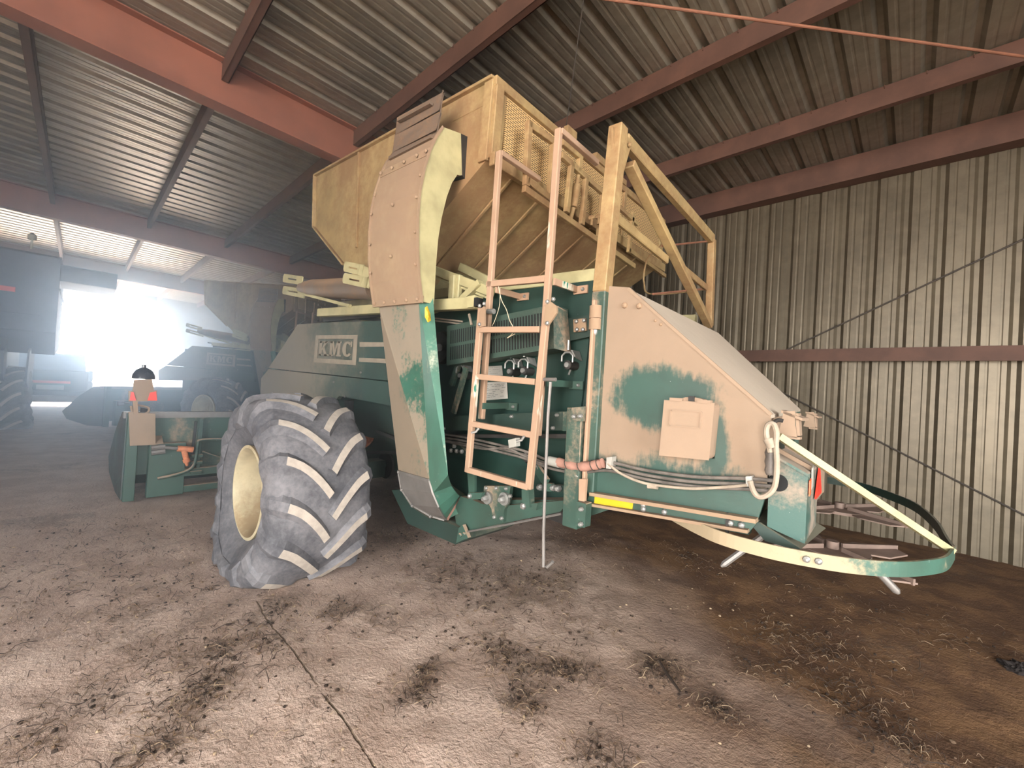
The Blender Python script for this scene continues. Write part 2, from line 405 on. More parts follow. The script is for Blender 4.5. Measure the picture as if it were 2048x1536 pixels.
for j, (xa, xb) in enumerate(spans):                # eave strut and girt on the wall
    m = MB(); m.bar((xa, Y0 + .11, 4.67), (xb, Y0 + .11, 4.67), .2, .31, (0, 0, 1)); struct(m.build('eave_beam', M['redox_dark']), 'dark red eave beam on top of the ribbed wall, ' + SPN[j])
    m = MB(); m.box(((xa + xb) / 2, Y0 + .10, 2.255), (xb - xa, .10, .15)); m.box(((xa + xb) / 2, Y0 + .155, 2.19), (xb - xa, .012, .05))
    struct(m.build('girt_beam', M['redox_dark']), 'dark red horizontal girt across the ribbed wall, ' + SPN[j])
m = MB(); m.box(((X0 + X1) / 2, Y0 - .085, 4.84), (X1 - X0 + .4, .03, .26)); struct(m.build('trim_4', M['wall']), 'strip added along the eave above the ribbed wall to stop light leaks')  # added strip, blocks light leaking in through the rib ends
# door track header and jambs at the far doorway
m = MB(); m.box((X1 - .08, .2, 4.60), (.12, 5.9, .16)); struct(m.build('trim_1', M['redox_dark']), 'header over the far doorway')
m = MB(); m.box((X1 - .08, -2.63, 2.27), (.14, .12, 4.54)); struct(m.build('trim_2', M['redox_dark']), 'jamb of the far doorway beside the second harvester')
m = MB(); m.box((X1 - .08, 3.06, 2.27), (.14, .12, 4.54)); struct(m.build('trim_3', M['redox_dark']), 'jamb of the far doorway beside the pickup')

# bracing rods and wires
def rod(name, pts, r, mat, label, cat='rod', group=None):
    m = MB(); m.tube(pts, r, 8); return tag(m.build(name, mat), label, cat, group)
p = Vector((-0.783, -6.972, 3.489)); q = Vector((1.449, -6.972, 2.283)); d = q - p
rod('brace_rod', [p - d * .35, q + d * .1], .010, M['wire'], 'thin dark brace rod slanting across the upper ribbed wall above the girt')
p = Vector((-0.868, -6.972, 0.547)); q = Vector((1.331, -6.972, 1.711)); d = q - p
rod('brace_rod', [p - d * .1, q + d * .3], .010, M['wire'], 'thin dark brace rod slanting across the lower ribbed wall under the girt')
p = Vector((1.766, -2.682, 4.56)); q = Vector((-0.552, -5.308, 4.56)); d = q - p
rod('brace_rod', [p - d * .5, q + d * .08], .011, M['rod'], 'rust-orange brace rod running under the roof purlins')

# ------------------------------------------------------------------ the peanut combine
# survey axes of the machine: x forward, y to its left, z up; the root sits on the floor under its middle
BASE = Vector((3.1, -3.1, 0)); YAW = math.radians(2.0)
comb = empty('peanut_combine', Matrix.Rotation(YAW, 3, 'Z') @ BASE, YAW)
tag(comb, 'large green and cream peanut combine thick with tan dust, boarding ladder on its side', 'combine', 'peanut combines')
def P(name, m, mat, parent=None, label=None, bevel=0, **kw):
    o = m.build(name, mat, parent or comb, bevel, -BASE if parent is None else None, **kw)
    if label: o['label'] = label
    return o
IN = (0, -1, 0)

# --- inner body and frame
m = MB(); m.box((3.7, -3.12, 1.55), (4.7, 1.8, 1.15)); m.box((3.2, -3.12, .95), (3.0, 1.7, .5))
P('separator_body', m, M['dark_green'])
m = MB(); m.prism([*[(1.344, -2.2, 2.242), (2.229, -2.2, 2.26), (2.929, -2.2, 2.155), (3.665, -2.2, 2.152), (3.574, -2.2, 1.373), (2.928, -2.2, 0.555), (2.321, -2.2, 0.5), (1.438, -2.2, 0.876)]], (0, -.03, 0))
body_side = P('side_plate', m, dusty('side_plate_paint', srgb(11, 48, 42), srgb(84, 92, 80), .60, .86, 2.4, .3, chips=1))
m = MB(); m.prism([(5.9, -4.05, 2.2), (1.25, -4.05, 2.2), (1.25, -4.05, .95), (5.9, -4.05, .95)], (0, -.04, 0)); P('side_plate', m, M['dark_green'])
m = MB(); m.bar((3.7, -1.75, .70), (3.7, -4.5, .70), .16, .16); m.bar((3.7, -2.4, .7), (3.7, -2.4, 1.2), .2, .2); m.bar((3.7, -3.9, .7), (3.7, -3.9, 1.2), .2, .2); P('axle', m, M['dark_green'])

# --- side panel with the emblem
def panel_extra(t, v, f):
    x, y, z = t.sep(v); return t.math('ADD', f, t.math('MULTIPLY', t.math('SUBTRACT', x, 4.35), .17))
PANEL = dusty('dusty_green_panel', srgb(26, 62, 55), srgb(126, 119, 106), 0.36, 0.66, 1.1, 0.1, extra=panel_extra)
m = MB(); m.prism([*[(5.615, -2.1, 2.207), (4.849, -2.1, 2.185), (3.498, -2.1, 2.119), (3.373, -2.1, 1.557), (6.554, -2.1, 1.642)]], (0, -.06, 0))
sp = P('side_panel', m, PANEL, bevel=.006)
m = MB(); m.prism([*[(6.567, -2.105, 1.628), (3.38, -2.105, 1.548), (3.339, -2.105, 1.331), (4.376, -2.105, 1.364), (4.44, -2.105, 1.323), (6.817, -2.105, 1.199), (6.851, -2.105, 1.484)]], (0, -.05, 0))
P('lower_side_panel', m, PANEL, bevel=.005)
E4 = [Vector(p) for p in ((5.031, -2.097, 2.044), (4.039, -2.097, 2.007), (4.036, -2.097, 1.697), (5.048, -2.097, 1.725))]
def uv(u, v, off=0):
    p = (E4[0] * (1 - u) + E4[1] * u) * (1 - v) + (E4[3] * (1 - u) + E4[2] * u) * v
    return p + Vector((0, off, 0))
def glyph(m, polys, off=.0, th=.004):
    for q in polys: m.prism([uv(a, b, off) for a, b in q], (0, th, 0))
rect = lambda a, b, c, d: [(a, b), (c, b), (c, d), (a, d)]
def K(x, w, y0, y1):
    h = y1 - y0; s = .26 * w
    return [rect(x + .10 * w, y0, x + .10 * w + s, y1), rect(x, y0, x + .46 * w, y0 + .11 * h), rect(x, y1 - .11 * h, x + .46 * w, y1),
            [(x + .36 * w, y0 + .56 * h), (x + .66 * w, y0), (x + .92 * w, y0), (x + .50 * w, y0 + .62 * h)], rect(x + .56 * w, y0, x + w, y0 + .11 * h),
            [(x + .44 * w, y0 + .50 * h), (x + .62 * w, y0 + .40 * h), (x + .98 * w, y1), (x + .70 * w, y1)], rect(x + .60 * w, y1 - .11 * h, x + 1.06 * w, y1)]
def Mm(x, w, y0, y1):
    h = y1 - y0
    return [rect(x + .08 * w, y0, x + .24 * w, y1), rect(x, y0, x + .30 * w, y0 + .11 * h), rect(x, y1 - .11 * h, x + .34 * w, y1),
            rect(x + .74 * w, y0, x + .94 * w, y1), rect(x + .70 * w, y0, x + 1.02 * w, y0 + .11 * h), rect(x + .66 * w, y1 - .11 * h, x + 1.02 * w, y1),
            [(x + .20 * w, y0), (x + .36 * w, y0), (x + .55 * w, y0 + .72 * h), (x + .46 * w, y1)], [(x + .66 * w, y0), (x + .80 * w, y0), (x + .50 * w, y1), (x + .46 * w, y0 + .80 * h)]]
def Cc(x, w, y0, y1):
    h = y1 - y0; out = []; cx, cy = x + .52 * w, (y0 + y1) / 2; N = 16
    for i in range(N):
        t0, t1 = [math.radians(42 + 276 * (i + k) / N) for k in (0, 1)]
        th = lambda t: .22 + .10 * max(0, -math.cos(t))
        o = [(cx + .52 * w * math.cos(t), cy - .5 * h * math.sin(t)) for t in (t0, t1)]; n = [(cx + (.52 - 1.15 * th(t)) * w * math.cos(t), cy - (.5 - .14) * h * math.sin(t)) for t in (t1, t0)]
        out.append(o + n)
    return out + [rect(x + .84 * w, y0 + .0 * h, x + .95 * w, y0 + .34 * h)]
m = MB()
glyph(m, [rect(0, 0, 1, .13), rect(0, .845, 1, 1), rect(0, .13, .075, .845), rect(.925, .13, 1, .845)])
em = P('emblem', m, M['logo'], sp, 'tan outlined emblem reading KMC')
m = MB(); glyph(m, K(.10, .24, .22, .74)); glyph(m, Mm(.375, .275, .22, .74)); glyph(m, Cc(.69, .215, .22, .74))
em_l = m.build('lettering', M['logo'], sp)
m = MB(); m.prism([*[(3.984, -2.098, 1.93), (3.531, -2.098, 1.916), (3.517, -2.098, 1.874), (3.978, -2.098, 1.884)]], (0, .004, 0)); P('stripe', m, M['logo'], sp)
m = MB(); m.prism([*[(3.974, -2.098, 1.773), (3.487, -2.098, 1.761), (3.465, -2.098, 1.719), (3.979, -2.098, 1.733)]], (0, .004, 0)); P('stripe', m, M['logo'], sp)
fasteners('panel_bolt', [(p, (0, 1, 0), .012) for p in [(4.503, -2.1, 1.51), (3.928, -2.1, 1.625), (6.332, -2.1, 1.297), (4.23, -2.1, 1.367)]], M['grey_metal'], sp)

# --- wheels
def wheel(bc, flip):
    bw = .37
    prof = [(-bw * .72, .35), (-bw * .86, .40), (-bw * .98, .48), (-bw * 1.02, .56), (-bw * 1.0, .63), (-bw * .92, .69), (-bw * .76, .728), (-bw * .4, .748), (0, .755)]
    prof = prof + [(-o, r) for o, r in prof[-2::-1]]
    c = Vector((3.72, bc, .615)); m = MB(); m.lathe(prof, c, 'Y', 80)
    def rad(b):
        b = abs(b) / bw
        pts = [(0, .755), (.4, .748), (.76, .728), (.92, .69), (1.0, .63), (1.02, .56)]
        for (x0, r0), (x1, r1) in zip(pts, pts[1:]):
            if b <= x1: return r0 + (r1 - r0) * (b - x0) / (x1 - x0)
        return .56
    NL = 15
    for side in (-1, 1):
        for k in range(NL):
            base = 2 * math.pi * (k + (.5 if side > 0 else 0)) / NL
            secs = []
            for i in range(11):
                t = i / 10
                b = side * (.012 + (bw * 1.005 - .012) * min(1.0, t * 1.06))
                ang = base + flip * (.40 * (1 - t) ** 1.9 - .10)                 # the centre end trails
                r = rad(b) - .012; ht = .050
                if t > .85: r -= .10 * (t - .85) / .15
                w0, w1 = .050 + .045 * t, .026 + .006 * t
                e = Vector((math.cos(ang), 0, math.sin(ang))); tg = Vector((-math.sin(ang), 0, math.cos(ang)))
                nb = abs(b) / bw; tilt = max(0, nb - .55) * 1.3
                up = (e + Vector((0, side * tilt, 0))).normalized()
                p = c + e * r + Vector((0, b, 0))
                tt = (tg + Vector((0, side * flip * .9 * (1 - t) * 1.0, 0))).normalized()
                secs.append([p - tt * w0, p + up * ht - tt * w1, p + up * ht + tt * w1, p + tt * w0])
            for ia, (a, b2) in enumerate(zip(secs, secs[1:])):
                m.add(a + b2, [(0, 1, 5, 4), (2, 3, 7, 6)], 0, False); m.add(a + b2, [(1, 2, 6, 5)], 1 if ia < 7 else 0, False)
            m.add(secs[0], [(3, 2, 1, 0)], 0); m.add(secs[-1], [(0, 1, 2, 3)], 0)
    # low pressure: the bottom squashes onto the floor and the sidewalls bulge
    zlo, zt = .615 - .80, .42
    for i, p in enumerate(m.v):
        x, y, z = p
        if z < zt:
            k = (zt - z) / (zt - zlo); y = bc + (y - bc) * (1 + .22 * math.sin(min(1, k) * math.pi * .55))
        m.v[i] = (x, y, max(z, 0.0))
    w = P('wheel', m, [M['rubber'], M['lug']], label='wide lugged tyre with dusty worn lugs')
    s = 1 if bc > -3 else -1
    m = MB()
    prof = [(.29, .345), (.30, .365), (.325, .368), (.328, .345), (.30, .332), (.26, .326), (.20, .318), (.10, .302), (-.05, .298), (-.17, .292), (-.19, .24), (-.19, .12), (-.17, .10), (-.17, .0)]
    m.lathe([(o * s, r) for o, r in prof], c, 'Y', 48); m.lathe([(o * s, r) for o, r in [(-.28, .3), (-.28, .345), (-.3, .36), (-.02, .29)]], c, 'Y', 48)
    for k in range(8):
        a = 2 * math.pi * k / 8; m.bolt(c + Vector((.17 * math.cos(a), -.19 * s, .17 * math.sin(a))), (0, s, 0), .016, .025, 1)
    P('rim', m, [M['rim'], M['metal']], w, 'cream wheel rim streaked with dust')
    return w
wheel(-1.42, 1); wheel(-4.85, 1)

# --- hopper
HP = [(5.215, 3.972), (2.185, 3.781), (2.219, 3.198), (2.755, 2.895), (3.341, 2.503), (3.876, 2.45), (4.315, 2.753), (5.146, 3.332)]
HL, HR = -2.05, -5.10
m = MB(); m.prism([(a, HL, c) for a, c in HP], (0, HR - HL, 0), 0)
hop = P('hopper', m, M['hopper'])
m = MB()                                            # pressed frame on the left face
fr = [(a, HL + .006, c) for a, c in HP]
for i, j in ((0, 1), (0, 7), (7, 6)): m.bar(fr[i], fr[j], .022, .06, (0, 1, 0))
m.bar((2.228, HL + .008, 3.77), (2.255, HL + .008, 3.19), .09, .026, (0, 1, 0))
m.bar((4.149, -2.04, 3.91), (4.07, -2.04, 2.892), .03, .026, (0, 1, 0))
m.bar((2.262, -2.048, 3.62), (2.642, -2.048, 3.638), .010, .008, (0, 1, 0))
P('corner_frame', m, M['hopper'], hop, bevel=.004)
m = MB(); m.box((2.190, (HL + HR) / 2 - .02, 3.485), (.012, HR - HL + .23, .46)); P('screen_panel', m, M['screen'], hop, 'cream perforated screen panel')
m = MB()
m.bar((2.178, HL + .01, 3.755), (2.178, HR, 3.755), .045, .07); m.bar((2.170, HL, 3.19), (2.170, HR - .05, 3.19), .05, .095)
m.bar((2.178, HL - .04, 3.74), (2.195, HL - .04, 3.21), .045, .08, (0, 1, 0)); m.bar((2.178, HR + .06, 3.74), (2.195, HR + .06, 3.21), .045, .10, (0, 1, 0))
m.bar((2.178, -4.05, 3.74), (2.19, -4.05, 3.21), .036, .055, (0, 1, 0))
P('screen_frame', m, M['cream'], hop, bevel=.005)
m = MB()
for yb in (-2.34, -2.72, -3.05, -3.52, -4.0, -4.55):
    m.bar((2.228, yb, 3.188), (3.35, yb, 2.485), .016, .02, (0, 1, 0))
P('slope_rib', m, M['hopper'], hop)
def A_bars(pts, w=.035, h=.035): 
    m = MB()
    for p, q in zip(pts[::2], pts[1::2]): m.bar(p, q, w, h, (1, 0, 0))
    return m
m = A_bars([*[(2.015, -2.255, 3.503), (2.015, -2.264, 3.033), (2.015, -2.246, 3.48), (2.015, -2.596, 3.498), (2.015, -2.557, 3.487), (2.015, -2.544, 3.025), (2.015, -2.26, 3.076), (2.015, -2.555, 3.048)]], .05, .04)
P('guard_frame', m, M['cream'], hop, bevel=.004)
m = A_bars([*[(2.015, -2.239, 3.005), (2.015, -4.03, 2.901), (2.015, -2.663, 3.445), (2.015, -3.343, 3.399), (2.015, -2.812, 3.451), (2.015, -2.783, 3.024), (2.015, -3.038, 3.433), (2.015, -3.013, 2.997), (2.015, -3.334, 3.396), (2.015, -3.302, 2.965), (2.015, -2.666, 3.551), (2.015, -2.93, 3.55), (2.015, -2.93, 3.559), (2.015, -2.922, 3.414)]], .05, .04)
P('guard_frame', m, M['cream'], hop, bevel=.004)
m = A_bars([*[(2.015, -3.584, 3.386), (2.015, -4.044, 3.351), (2.015, -3.941, 3.436), (2.015, -3.892, 3.008), (2.015, -3.889, 3.033), (2.015, -4.835, 2.996)]], .04, .03); P('guard_frame', m, M['cream'], hop)
m = MB(); m.cyl((2.03, -2.945, 3.416), (2.03, -2.927, 3.292), .018); m.cyl((2.03, -2.933, 3.308), (2.03, -2.9, 3.107), .036); m.cyl((2.03, -2.9, 3.107), (2.05, -2.888, 3.005), .02)
P('lift_cylinder', m, M['cream'], hop)
for p in [(1.995, -3.109, 3.086), (1.995, -3.214, 3.132)]:
    p = Vector(p); m = MB(); m.bolt(p, (-1, 0, 0), .020, .05); m.cyl(p + Vector((-.02, 0, 0)), p + Vector((-.02, 0, -.07)), .012, 8); P('hose_coupler', m, M['cream'], hop)
m = MB(); m.tube(smooth_path([*[(1.96, -4.649, 3.346), (1.96, -4.422, 3.171), (1.96, -4.21, 3.009), (1.96, -4.169, 2.753), (1.96, -4.446, 2.689), (1.96, -6.104, 3.105)]]), .009, 8); P('grab_handle', m, M['cream'], hop)
for c, d in (((2.165, -2.98, 3.822), (.045, .14, .09)), ((2.165, -3.52, 3.813), (.055, .27, .07)), ((2.165, -3.92, 3.804), (.045, .18, .055))):
    m = MB(); m.box(c, d); P('top_bracket', m, M['cream'], hop)

# --- cream frame beneath the hopper
m = MB()
m.bar((4.736, -2, 2.268), (2.16, -2, 2.139), .07, .085); m.bar((2.859, -2.12, 2.505), (2.149, -2.12, 2.238), .05, .07); m.bar((2.867, -2.13, 2.454), (2.208, -2.13, 2.209), .03, .02)
m.bar((2.563, -2.1, 2.409), (2.561, -2.1, 2.196), .06, .06); m.bar((2.515, -2.11, 2.413), (2.513, -2.11, 2.193), .04, .04); m.bar((2.255, -2.1, 2.319), (2.45, -2.1, 2.209), .06, .05)
m.bar((1.35, -2.3, 2.30), (4.9, -2.3, 2.42), .06, .08); m.bar((1.35, -4.0, 2.30), (4.9, -4.0, 2.42), .06, .08)
for a in (2.0, 4.6):
    for b in (-2.45, -3.9): m.bar((a, b, 2.2), (a + (.9 if a < 3 else -.5), b, 2.62), .07, .07)
P('hopper_subframe', m, M['cream_clean'], bevel=.004)
m = MB(); m.prism([(1.5, -2.5, 2.12), (4.8, -2.5, 2.12), (4.6, -2.5, 2.6), (3.0, -2.5, 2.6)], (0, -.02, 0)); P('baffle_sheet', m, M['cream_clean'])
m = MB(); m.box((2.18, -1.985, 2.142), (.075, .08, .08)); m.box(Vector((2.153, -1.965, 2.132)) + Vector((-.03, 0, 0)), (.03, .06, .06), mi=1); P('tube_end', m, [M['cream_clean'], M['black']])
m = MB(); m.bar((4.827, -2.1, 2.212), (3.593, -2.1, 2.188), .05, .05); m.bar((5.294, -2.3, 2.326), (3.928, -2.3, 2.185), .04, .03); P('frame_rail', m, M['dark_metal'])

# --- unloading cylinder with slotted clevis ears
m = MB(); a = Vector((5.196, -1.95, 2.585)); b = Vector((3.475, -1.95, 2.384)); d = (b - a)
m.tube([a, lerp(a, b, .05), lerp(a, b, .12), lerp(a, b, .22), b], [.05, .075, .085, .10, .105], 24)
un = P('auger_tube', m, M['flap'])
def ear(p0, p1, hw, th=.012):
    """a round-nosed flat ear with a slot, long axis p0 -> p1"""
    p0, p1 = Vector(p0), Vector(p1); d = (p1 - p0); L = d.length; d.normalize(); n = Vector((0, 0, 1)); n = (n - d * n.dot(d)).normalized(); s = d.cross(n).normalized()
    f = lambda u, v: p0 + d * u + n * v
    out = [f(0, hw * .5), f(hw * .45, hw), f(L, hw), f(L, -hw), f(hw * .45, -hw), f(0, -hw * .5)]
    inn = [f(L * .25, hw * .16), f(L * .25, hw * .16), f(L * .72, hw * .16), f(L * .72, -hw * .16), f(L * .25, -hw * .16), f(L * .25, -hw * .16)]
    m = MB()
    for k in (0, th): m.loft([p + s * k for p in out], [p + s * k for p in inn])
    m.loft(out, [p + s * th for p in out]); m.loft(inn, [p + s * th for p in inn]); return m
for (q0, q1) in (((5.598, -1.9, 2.752), (5.005, -1.9, 2.638)), ((5.588, -1.9, 2.602), (4.924, -1.9, 2.48)), ((3.852, -1.83, 2.611), (3.486, -1.83, 2.519)), ((3.857, -1.83, 2.502), (3.41, -1.83, 2.399))):
    P('slotted_ear', ear(q0, q1, .05 if q0[0] > 4.5 else .048), M['cream_clean'], un)
m = MB(); m.bar((4.952, -1.9, 2.483), (3.945, -1.95, 2.267), .03, .03); m.bar((3.54, -1.83, 2.527), (3.415, -1.86, 2.486), .04, .09); m.bar((3.474, -1.83, 2.424), (3.386, -1.86, 2.385), .04, .08); P('ear_bracket', m, M['cream_clean'], un)

# --- elevator duct: upper cream bend, rubber flap, lower green run, elbow, boot
AF, AR = 3.10, 2.45
outer = [(-1.735, 2.15), (-1.695, 2.32), (-1.67, 2.50), (-1.655, 2.72), (-1.66, 2.90), (-1.685, 3.07), (-1.72, 3.21), (-1.765, 3.33), (-1.82, 3.43)]
inner = [(-1.835, 2.15), (-1.833, 2.30), (-1.832, 2.46), (-1.836, 2.62), (-1.855, 2.78), (-1.89, 2.95), (-1.93, 3.07), (-1.975, 3.15), (-2.0, 3.155)]
m = MB()
secs = [[(AF, o[0], o[1]), (AR, o[0], o[1] - .025), (AR, i[0], i[1] - .025), (AF, i[0], i[1])] for o, i in zip(outer, inner)]
for s0, s1 in zip(secs, secs[1:]):
    m.add(s0 + s1, [(0, 1, 5, 4)], 0); m.add(s0 + s1, [(1, 2, 6, 5)], 1); m.add(s0 + s1, [(2, 3, 7, 6), (3, 0, 4, 7)], 0)
m.add(secs[0], [(3, 2, 1, 0)], 0)
e0 = secs[-1]; e1 = [(AF, -1.985, 3.50), (AR, -1.985, 3.44), (AR, -2.02, 3.14), (AF, -2.02, 3.2)]; e2 = [(AF, -2.06, 3.51), (AR, -2.06, 3.45), (AR, -2.06, 3.12), (AF, -2.06, 3.2)]
for s0, s1 in ((e0, e1),):
    m.add(list(s0) + list(s1), [(0, 1, 5, 4)], 0); m.add(list(s0) + list(s1), [(1, 2, 6, 5)], 1); m.add(list(s0) + list(s1), [(2, 3, 7, 6), (3, 0, 4, 7)], 0)
m.add(list(e1) + list(e2), [(0, 1, 5, 4), (1, 2, 6, 5), (2, 3, 7, 6), (3, 0, 4, 7)], 2)
duct = P('elevator_duct', m, [M['cream_tan'], M['cream_clean'], M['dark_metal']])
m = MB()                                            # folded seams along both outer edges of the bend
for aa in (AF, AR):
    dz = 0 if aa == AF else -.025
    m.path_bar([(aa, o[0] + .004, o[1] + dz) for o in outer], .018, .012, (1, 0, 0))
m.bar((AF + .005, -1.73, 2.165), (AR - .005, -1.73, 2.14), .018, .05); m.bar((AF, -1.715, 3.205), (AR, -1.715, 3.18), .012, .05)
P('seam_strip', m, M['cream_tan'], duct)
db = [(Vector((AF + (AR - AF) * t, -1.716, 2.165 - .025 * t)), (0, 1, 0), .013) for t in (.06, .27, .5, .74, .94)]
db += [(Vector((AF + (AR - AF) * t, -1.70, 3.205 - .025 * t)), (0, 1, .3), .013) for t in (.05, .3, .55, .8, .97)]
for c, b in ((2.40, -1.678), (2.62, -1.657), (2.86, -1.652), (3.02, -1.672)):
    db += [((AF - .02, b + .006, c), (0, 1, 0), .011), ((AR + .02, b + .006, c - .025), (0, 1, 0), .011)]
db += [((2.78, b + .004, c), (0, 1, 0), .013) for c, b in ((2.48, -1.668), (2.86, -1.654))]
fasteners('duct_bolt', db, M['cream_tan'], duct)
m = MB()                                            # rubber flap over the mouth
fl = [(-1.765, 3.31), (-1.775, 3.40), (-1.79, 3.55), (-1.80, 3.70)]
for (b0, c0), (b1, c1) in zip(fl, fl[1:]):
    m.add([(AF - .06, b0, c0), (AR + .02, b0, c0 - .03), (AR + .0, b1, c1 - .05), (AF - .05, b1, c1)], [(0, 1, 2, 3)], 0)
    m.add([(AF - .06, b0 - .012, c0), (AR + .02, b0 - .012, c0 - .03), (AR + .0, b1 - .012, c1 - .05), (AF - .05, b1 - .012, c1)], [(3, 2, 1, 0)], 0)
m.add([(AF - .05, -1.80, 3.70), (AR, -1.80, 3.65), (AR, -1.812, 3.65), (AF - .05, -1.812, 3.70)], [(0, 1, 2, 3)], 0)
for a in (AF - .055, AR + .01):
    for (b0, c0), (b1, c1) in zip(fl, fl[1:]):
        dz = 0 if a > 2.8 else -.03; m.add([(a, b0, c0 + dz), (a, b1, c1 + dz), (a, b1 - .012, c1 + dz), (a, b0 - .012, c0 + dz)], [(0, 1, 2, 3)], 0)
m.bar((AF - .12, -1.775, 3.63), (AR + .1, -1.775, 3.595), .03, .02); m.bar((AF - .05, -1.762, 3.345), (AR + .04, -1.762, 3.32), .03, .025)
P('rubber_flap', m, M['flap'], duct)
m = MB()
L0, D0, M0, R0 = (3.077, -1.755, 2.202), (3.038, -1.752, 2.109), (2.525, -1.752, 2.158), (2.45, -1.823, 2.168)
L1, D1, R1 = (2.787, -1.85, 0.862), (2.253, -1.74, 0.907), (1.96, -1.65, 1.007)
I0, I1 = (3.0, -1.86, 2.15), (2.62, -2.05, .95)
lift = lambda p, z: (p[0], p[1], p[2] + z)
L00, M00, R00, I00 = lift(L0, .05), lift(M0, .05), lift(R0, .05), lift(I0, .05)
m.add([L00, M00, M0, L0], [(0, 1, 2, 3)]); m.add([M00, R00, R0, M0], [(0, 1, 2, 3)])
m.add([L0, D0, D1, L1], [(0, 1, 2, 3)], 1); m.add([L0, M0, D1, D0], [(0, 1, 2, 3)]); m.add([M0, R0, R1, D1], [(0, 1, 2, 3)], 2); m.add([R0, I0, I1, R1], [(0, 1, 2, 3)]); m.add([I0, L0, L1, I1], [(0, 1, 2, 3)])
def wipe(t, v, f):
    x, y, z = t.sep(v); return t.math('ADD', f, t.math('MULTIPLY', t.math('SUBTRACT', z, 1.35), .10))
DUCTG = dusty('wiped_green_duct', srgb(28, 90, 74), srgb(134, 123, 106), .46, .56, 3.2, .1, 1.6, chips=1, extra=wipe)
DUCTT = dusty('dust_caked_duct', srgb(32, 80, 66), srgb(128, 115, 97), .30, .44, 2.6, .1, 2.0)
DUCTC = dusty('clean_green_duct', srgb(30, 100, 84), srgb(190, 190, 170), .60, .80, 3.4, .1, 2.5, chips=1)
low = P('lower_duct', m, [DUCTG, DUCTT, DUCTC])
m = MB()
el = [((2.787, -1.85, 0.862), (2.253, -1.74, 0.907), (1.96, -1.65, 1.007), I1), ((2.747, -1.86, 0.733), (2.22, -1.75, 0.829), (2.236, -1.92, 0.85), (2.55, -2.1, .86)), ((2.641, -1.89, 0.63), (2.196, -1.78, 0.737), (2.253, -1.98, 0.793), (2.45, -2.12, .78)), ((2.48, -1.94, 0.581), (2.235, -1.86, 0.653), (2.28, -2.04, 0.753), (2.3, -2.16, .72)), ((2.384, -2, 0.561), (2.338, -1.98, 0.58), (2.336, -2.1, 0.728), (2.2, -2.2, .70))]
for s0, s1 in zip(el, el[1:]):
    q = list(s0) + list(s1)
    m.add(q, [(0, 1, 5, 4)], 1); m.add(q, [(1, 2, 6, 5)], 2); m.add(q, [(2, 3, 7, 6), (3, 0, 4, 7)], 0)
m.add(list(el[-1]), [(0, 1, 2, 3)], 0)
elb = P('duct_elbow', m, [DUCTG, M['grey_metal'], DUCTC], low)
m = MB(); m.path_bar([lift(s[0], .0) for s in el], .014, .014); m.path_bar([s[1] for s in el], .012, .012); m.bar(el[0][0], el[0][1], .02, .02); m.bar(el[-1][1], el[-1][2], .02, .02, mi=1)
for p in (el[0][0], el[1][0], el[2][0], el[3][0]): m.dome(Vector(p) + Vector((-.02, .01, 0)), (0, 1, 0), .012)
P('elbow_seam', m, [M['grey_metal'], M['pink']], low)
m = MB(); m.prism([*[(3.13, -2.02, 0.625), (2.868, -2.02, 0.406), (2.269, -2.02, 0.41), (2.248, -2.02, 0.538), (2.389, -2.02, 0.541), (2.599, -2.02, 0.518), (2.834, -2.02, 0.548), (2.996, -2.02, 0.652)]], (0, -.04, 0)); m.prism([*[(2.925, -2.06, 0.383), (2.314, -2.06, 0.388), (2.19, -2.06, 0.463), (2.225, -2.06, 0.554), (2.634, -2.06, 0.525)]], (0, -.5, 0))
boot = P('duct_boot', m, M['dark_green'])
m = MB(); m.prism([*[(2.342, -2.05, 0.635), (2.28, -2.05, 0.748), (2.152, -2.05, 0.751), (2.05, -2.05, 0.746), (1.885, -2.05, 0.77), (1.341, -2.05, 0.931), (1.405, -2.05, 0.846), (1.832, -2.05, 0.671), (2.236, -2.05, 0.503), (2.312, -2.05, 0.551)]], (0, -.04, 0)); m.prism([*[(2.28, -2.09, 0.482), (1.868, -2.09, 0.654), (1.397, -2.09, 0.847), (1.402, -2.09, 0.911), (1.926, -2.09, 0.795)]], (0, -1.7, 0))
P('fan_housing', m, M['green_clean'])
m = MB(); m.tube([*[(2.229, -2.02, 0.504), (1.762, -2.02, 0.689), (1.377, -2.02, 0.847)]], .007, 6); P('edge_rod', m, M['grey_metal'])
m = MB(); m.prism([*[(2.242, -2, 0.433), (2.122, -2, 0.503), (2.186, -2, 0.576), (2.226, -2, 0.544)]], (0, -.03, 0)); m.bolt((2.2, -2, 0.502), (0, 1, 0), .016); m.bolt((2.16, -2, 0.52), (0, 1, 0), .014); P('boot_bracket', m, M['green_clean'])

# --- left side: slotted guard, straps, beams, bearings, labels
m = MB(); G = [Vector(p) for p in ((2.518, -2.02, 2), (1.523, -2.02, 2.074), (1.496, -2.02, 1.807), (2.495, -2.02, 1.698))]
m.prism(G, (0, -.16, 0)); m.prism([(1.521, -2.018, 2.074), (1.504, -2.1, 2.054), (1.46, -2.1, 1.797), (1.494, -2.018, 1.807)], (0, -.05, 0), 1)
gp = lambda u, v: (G[0] * (1 - u) + G[1] * u) * (1 - v) + (G[3] * (1 - u) + G[2] * u) * v
for r0, r1 in ((.14, .47), (.55, .88)):
    for k in range(38):
        u = .045 + .905 * k / 38; du = .0115
        m.prism([gp(u, r0) + Vector((0, .0015, 0)), gp(u + du, r0) + Vector((0, .0015, 0)), gp(u + du, r1) + Vector((0, .0015, 0)), gp(u, r1) + Vector((0, .0015, 0))], (0, .0012, 0), 2)
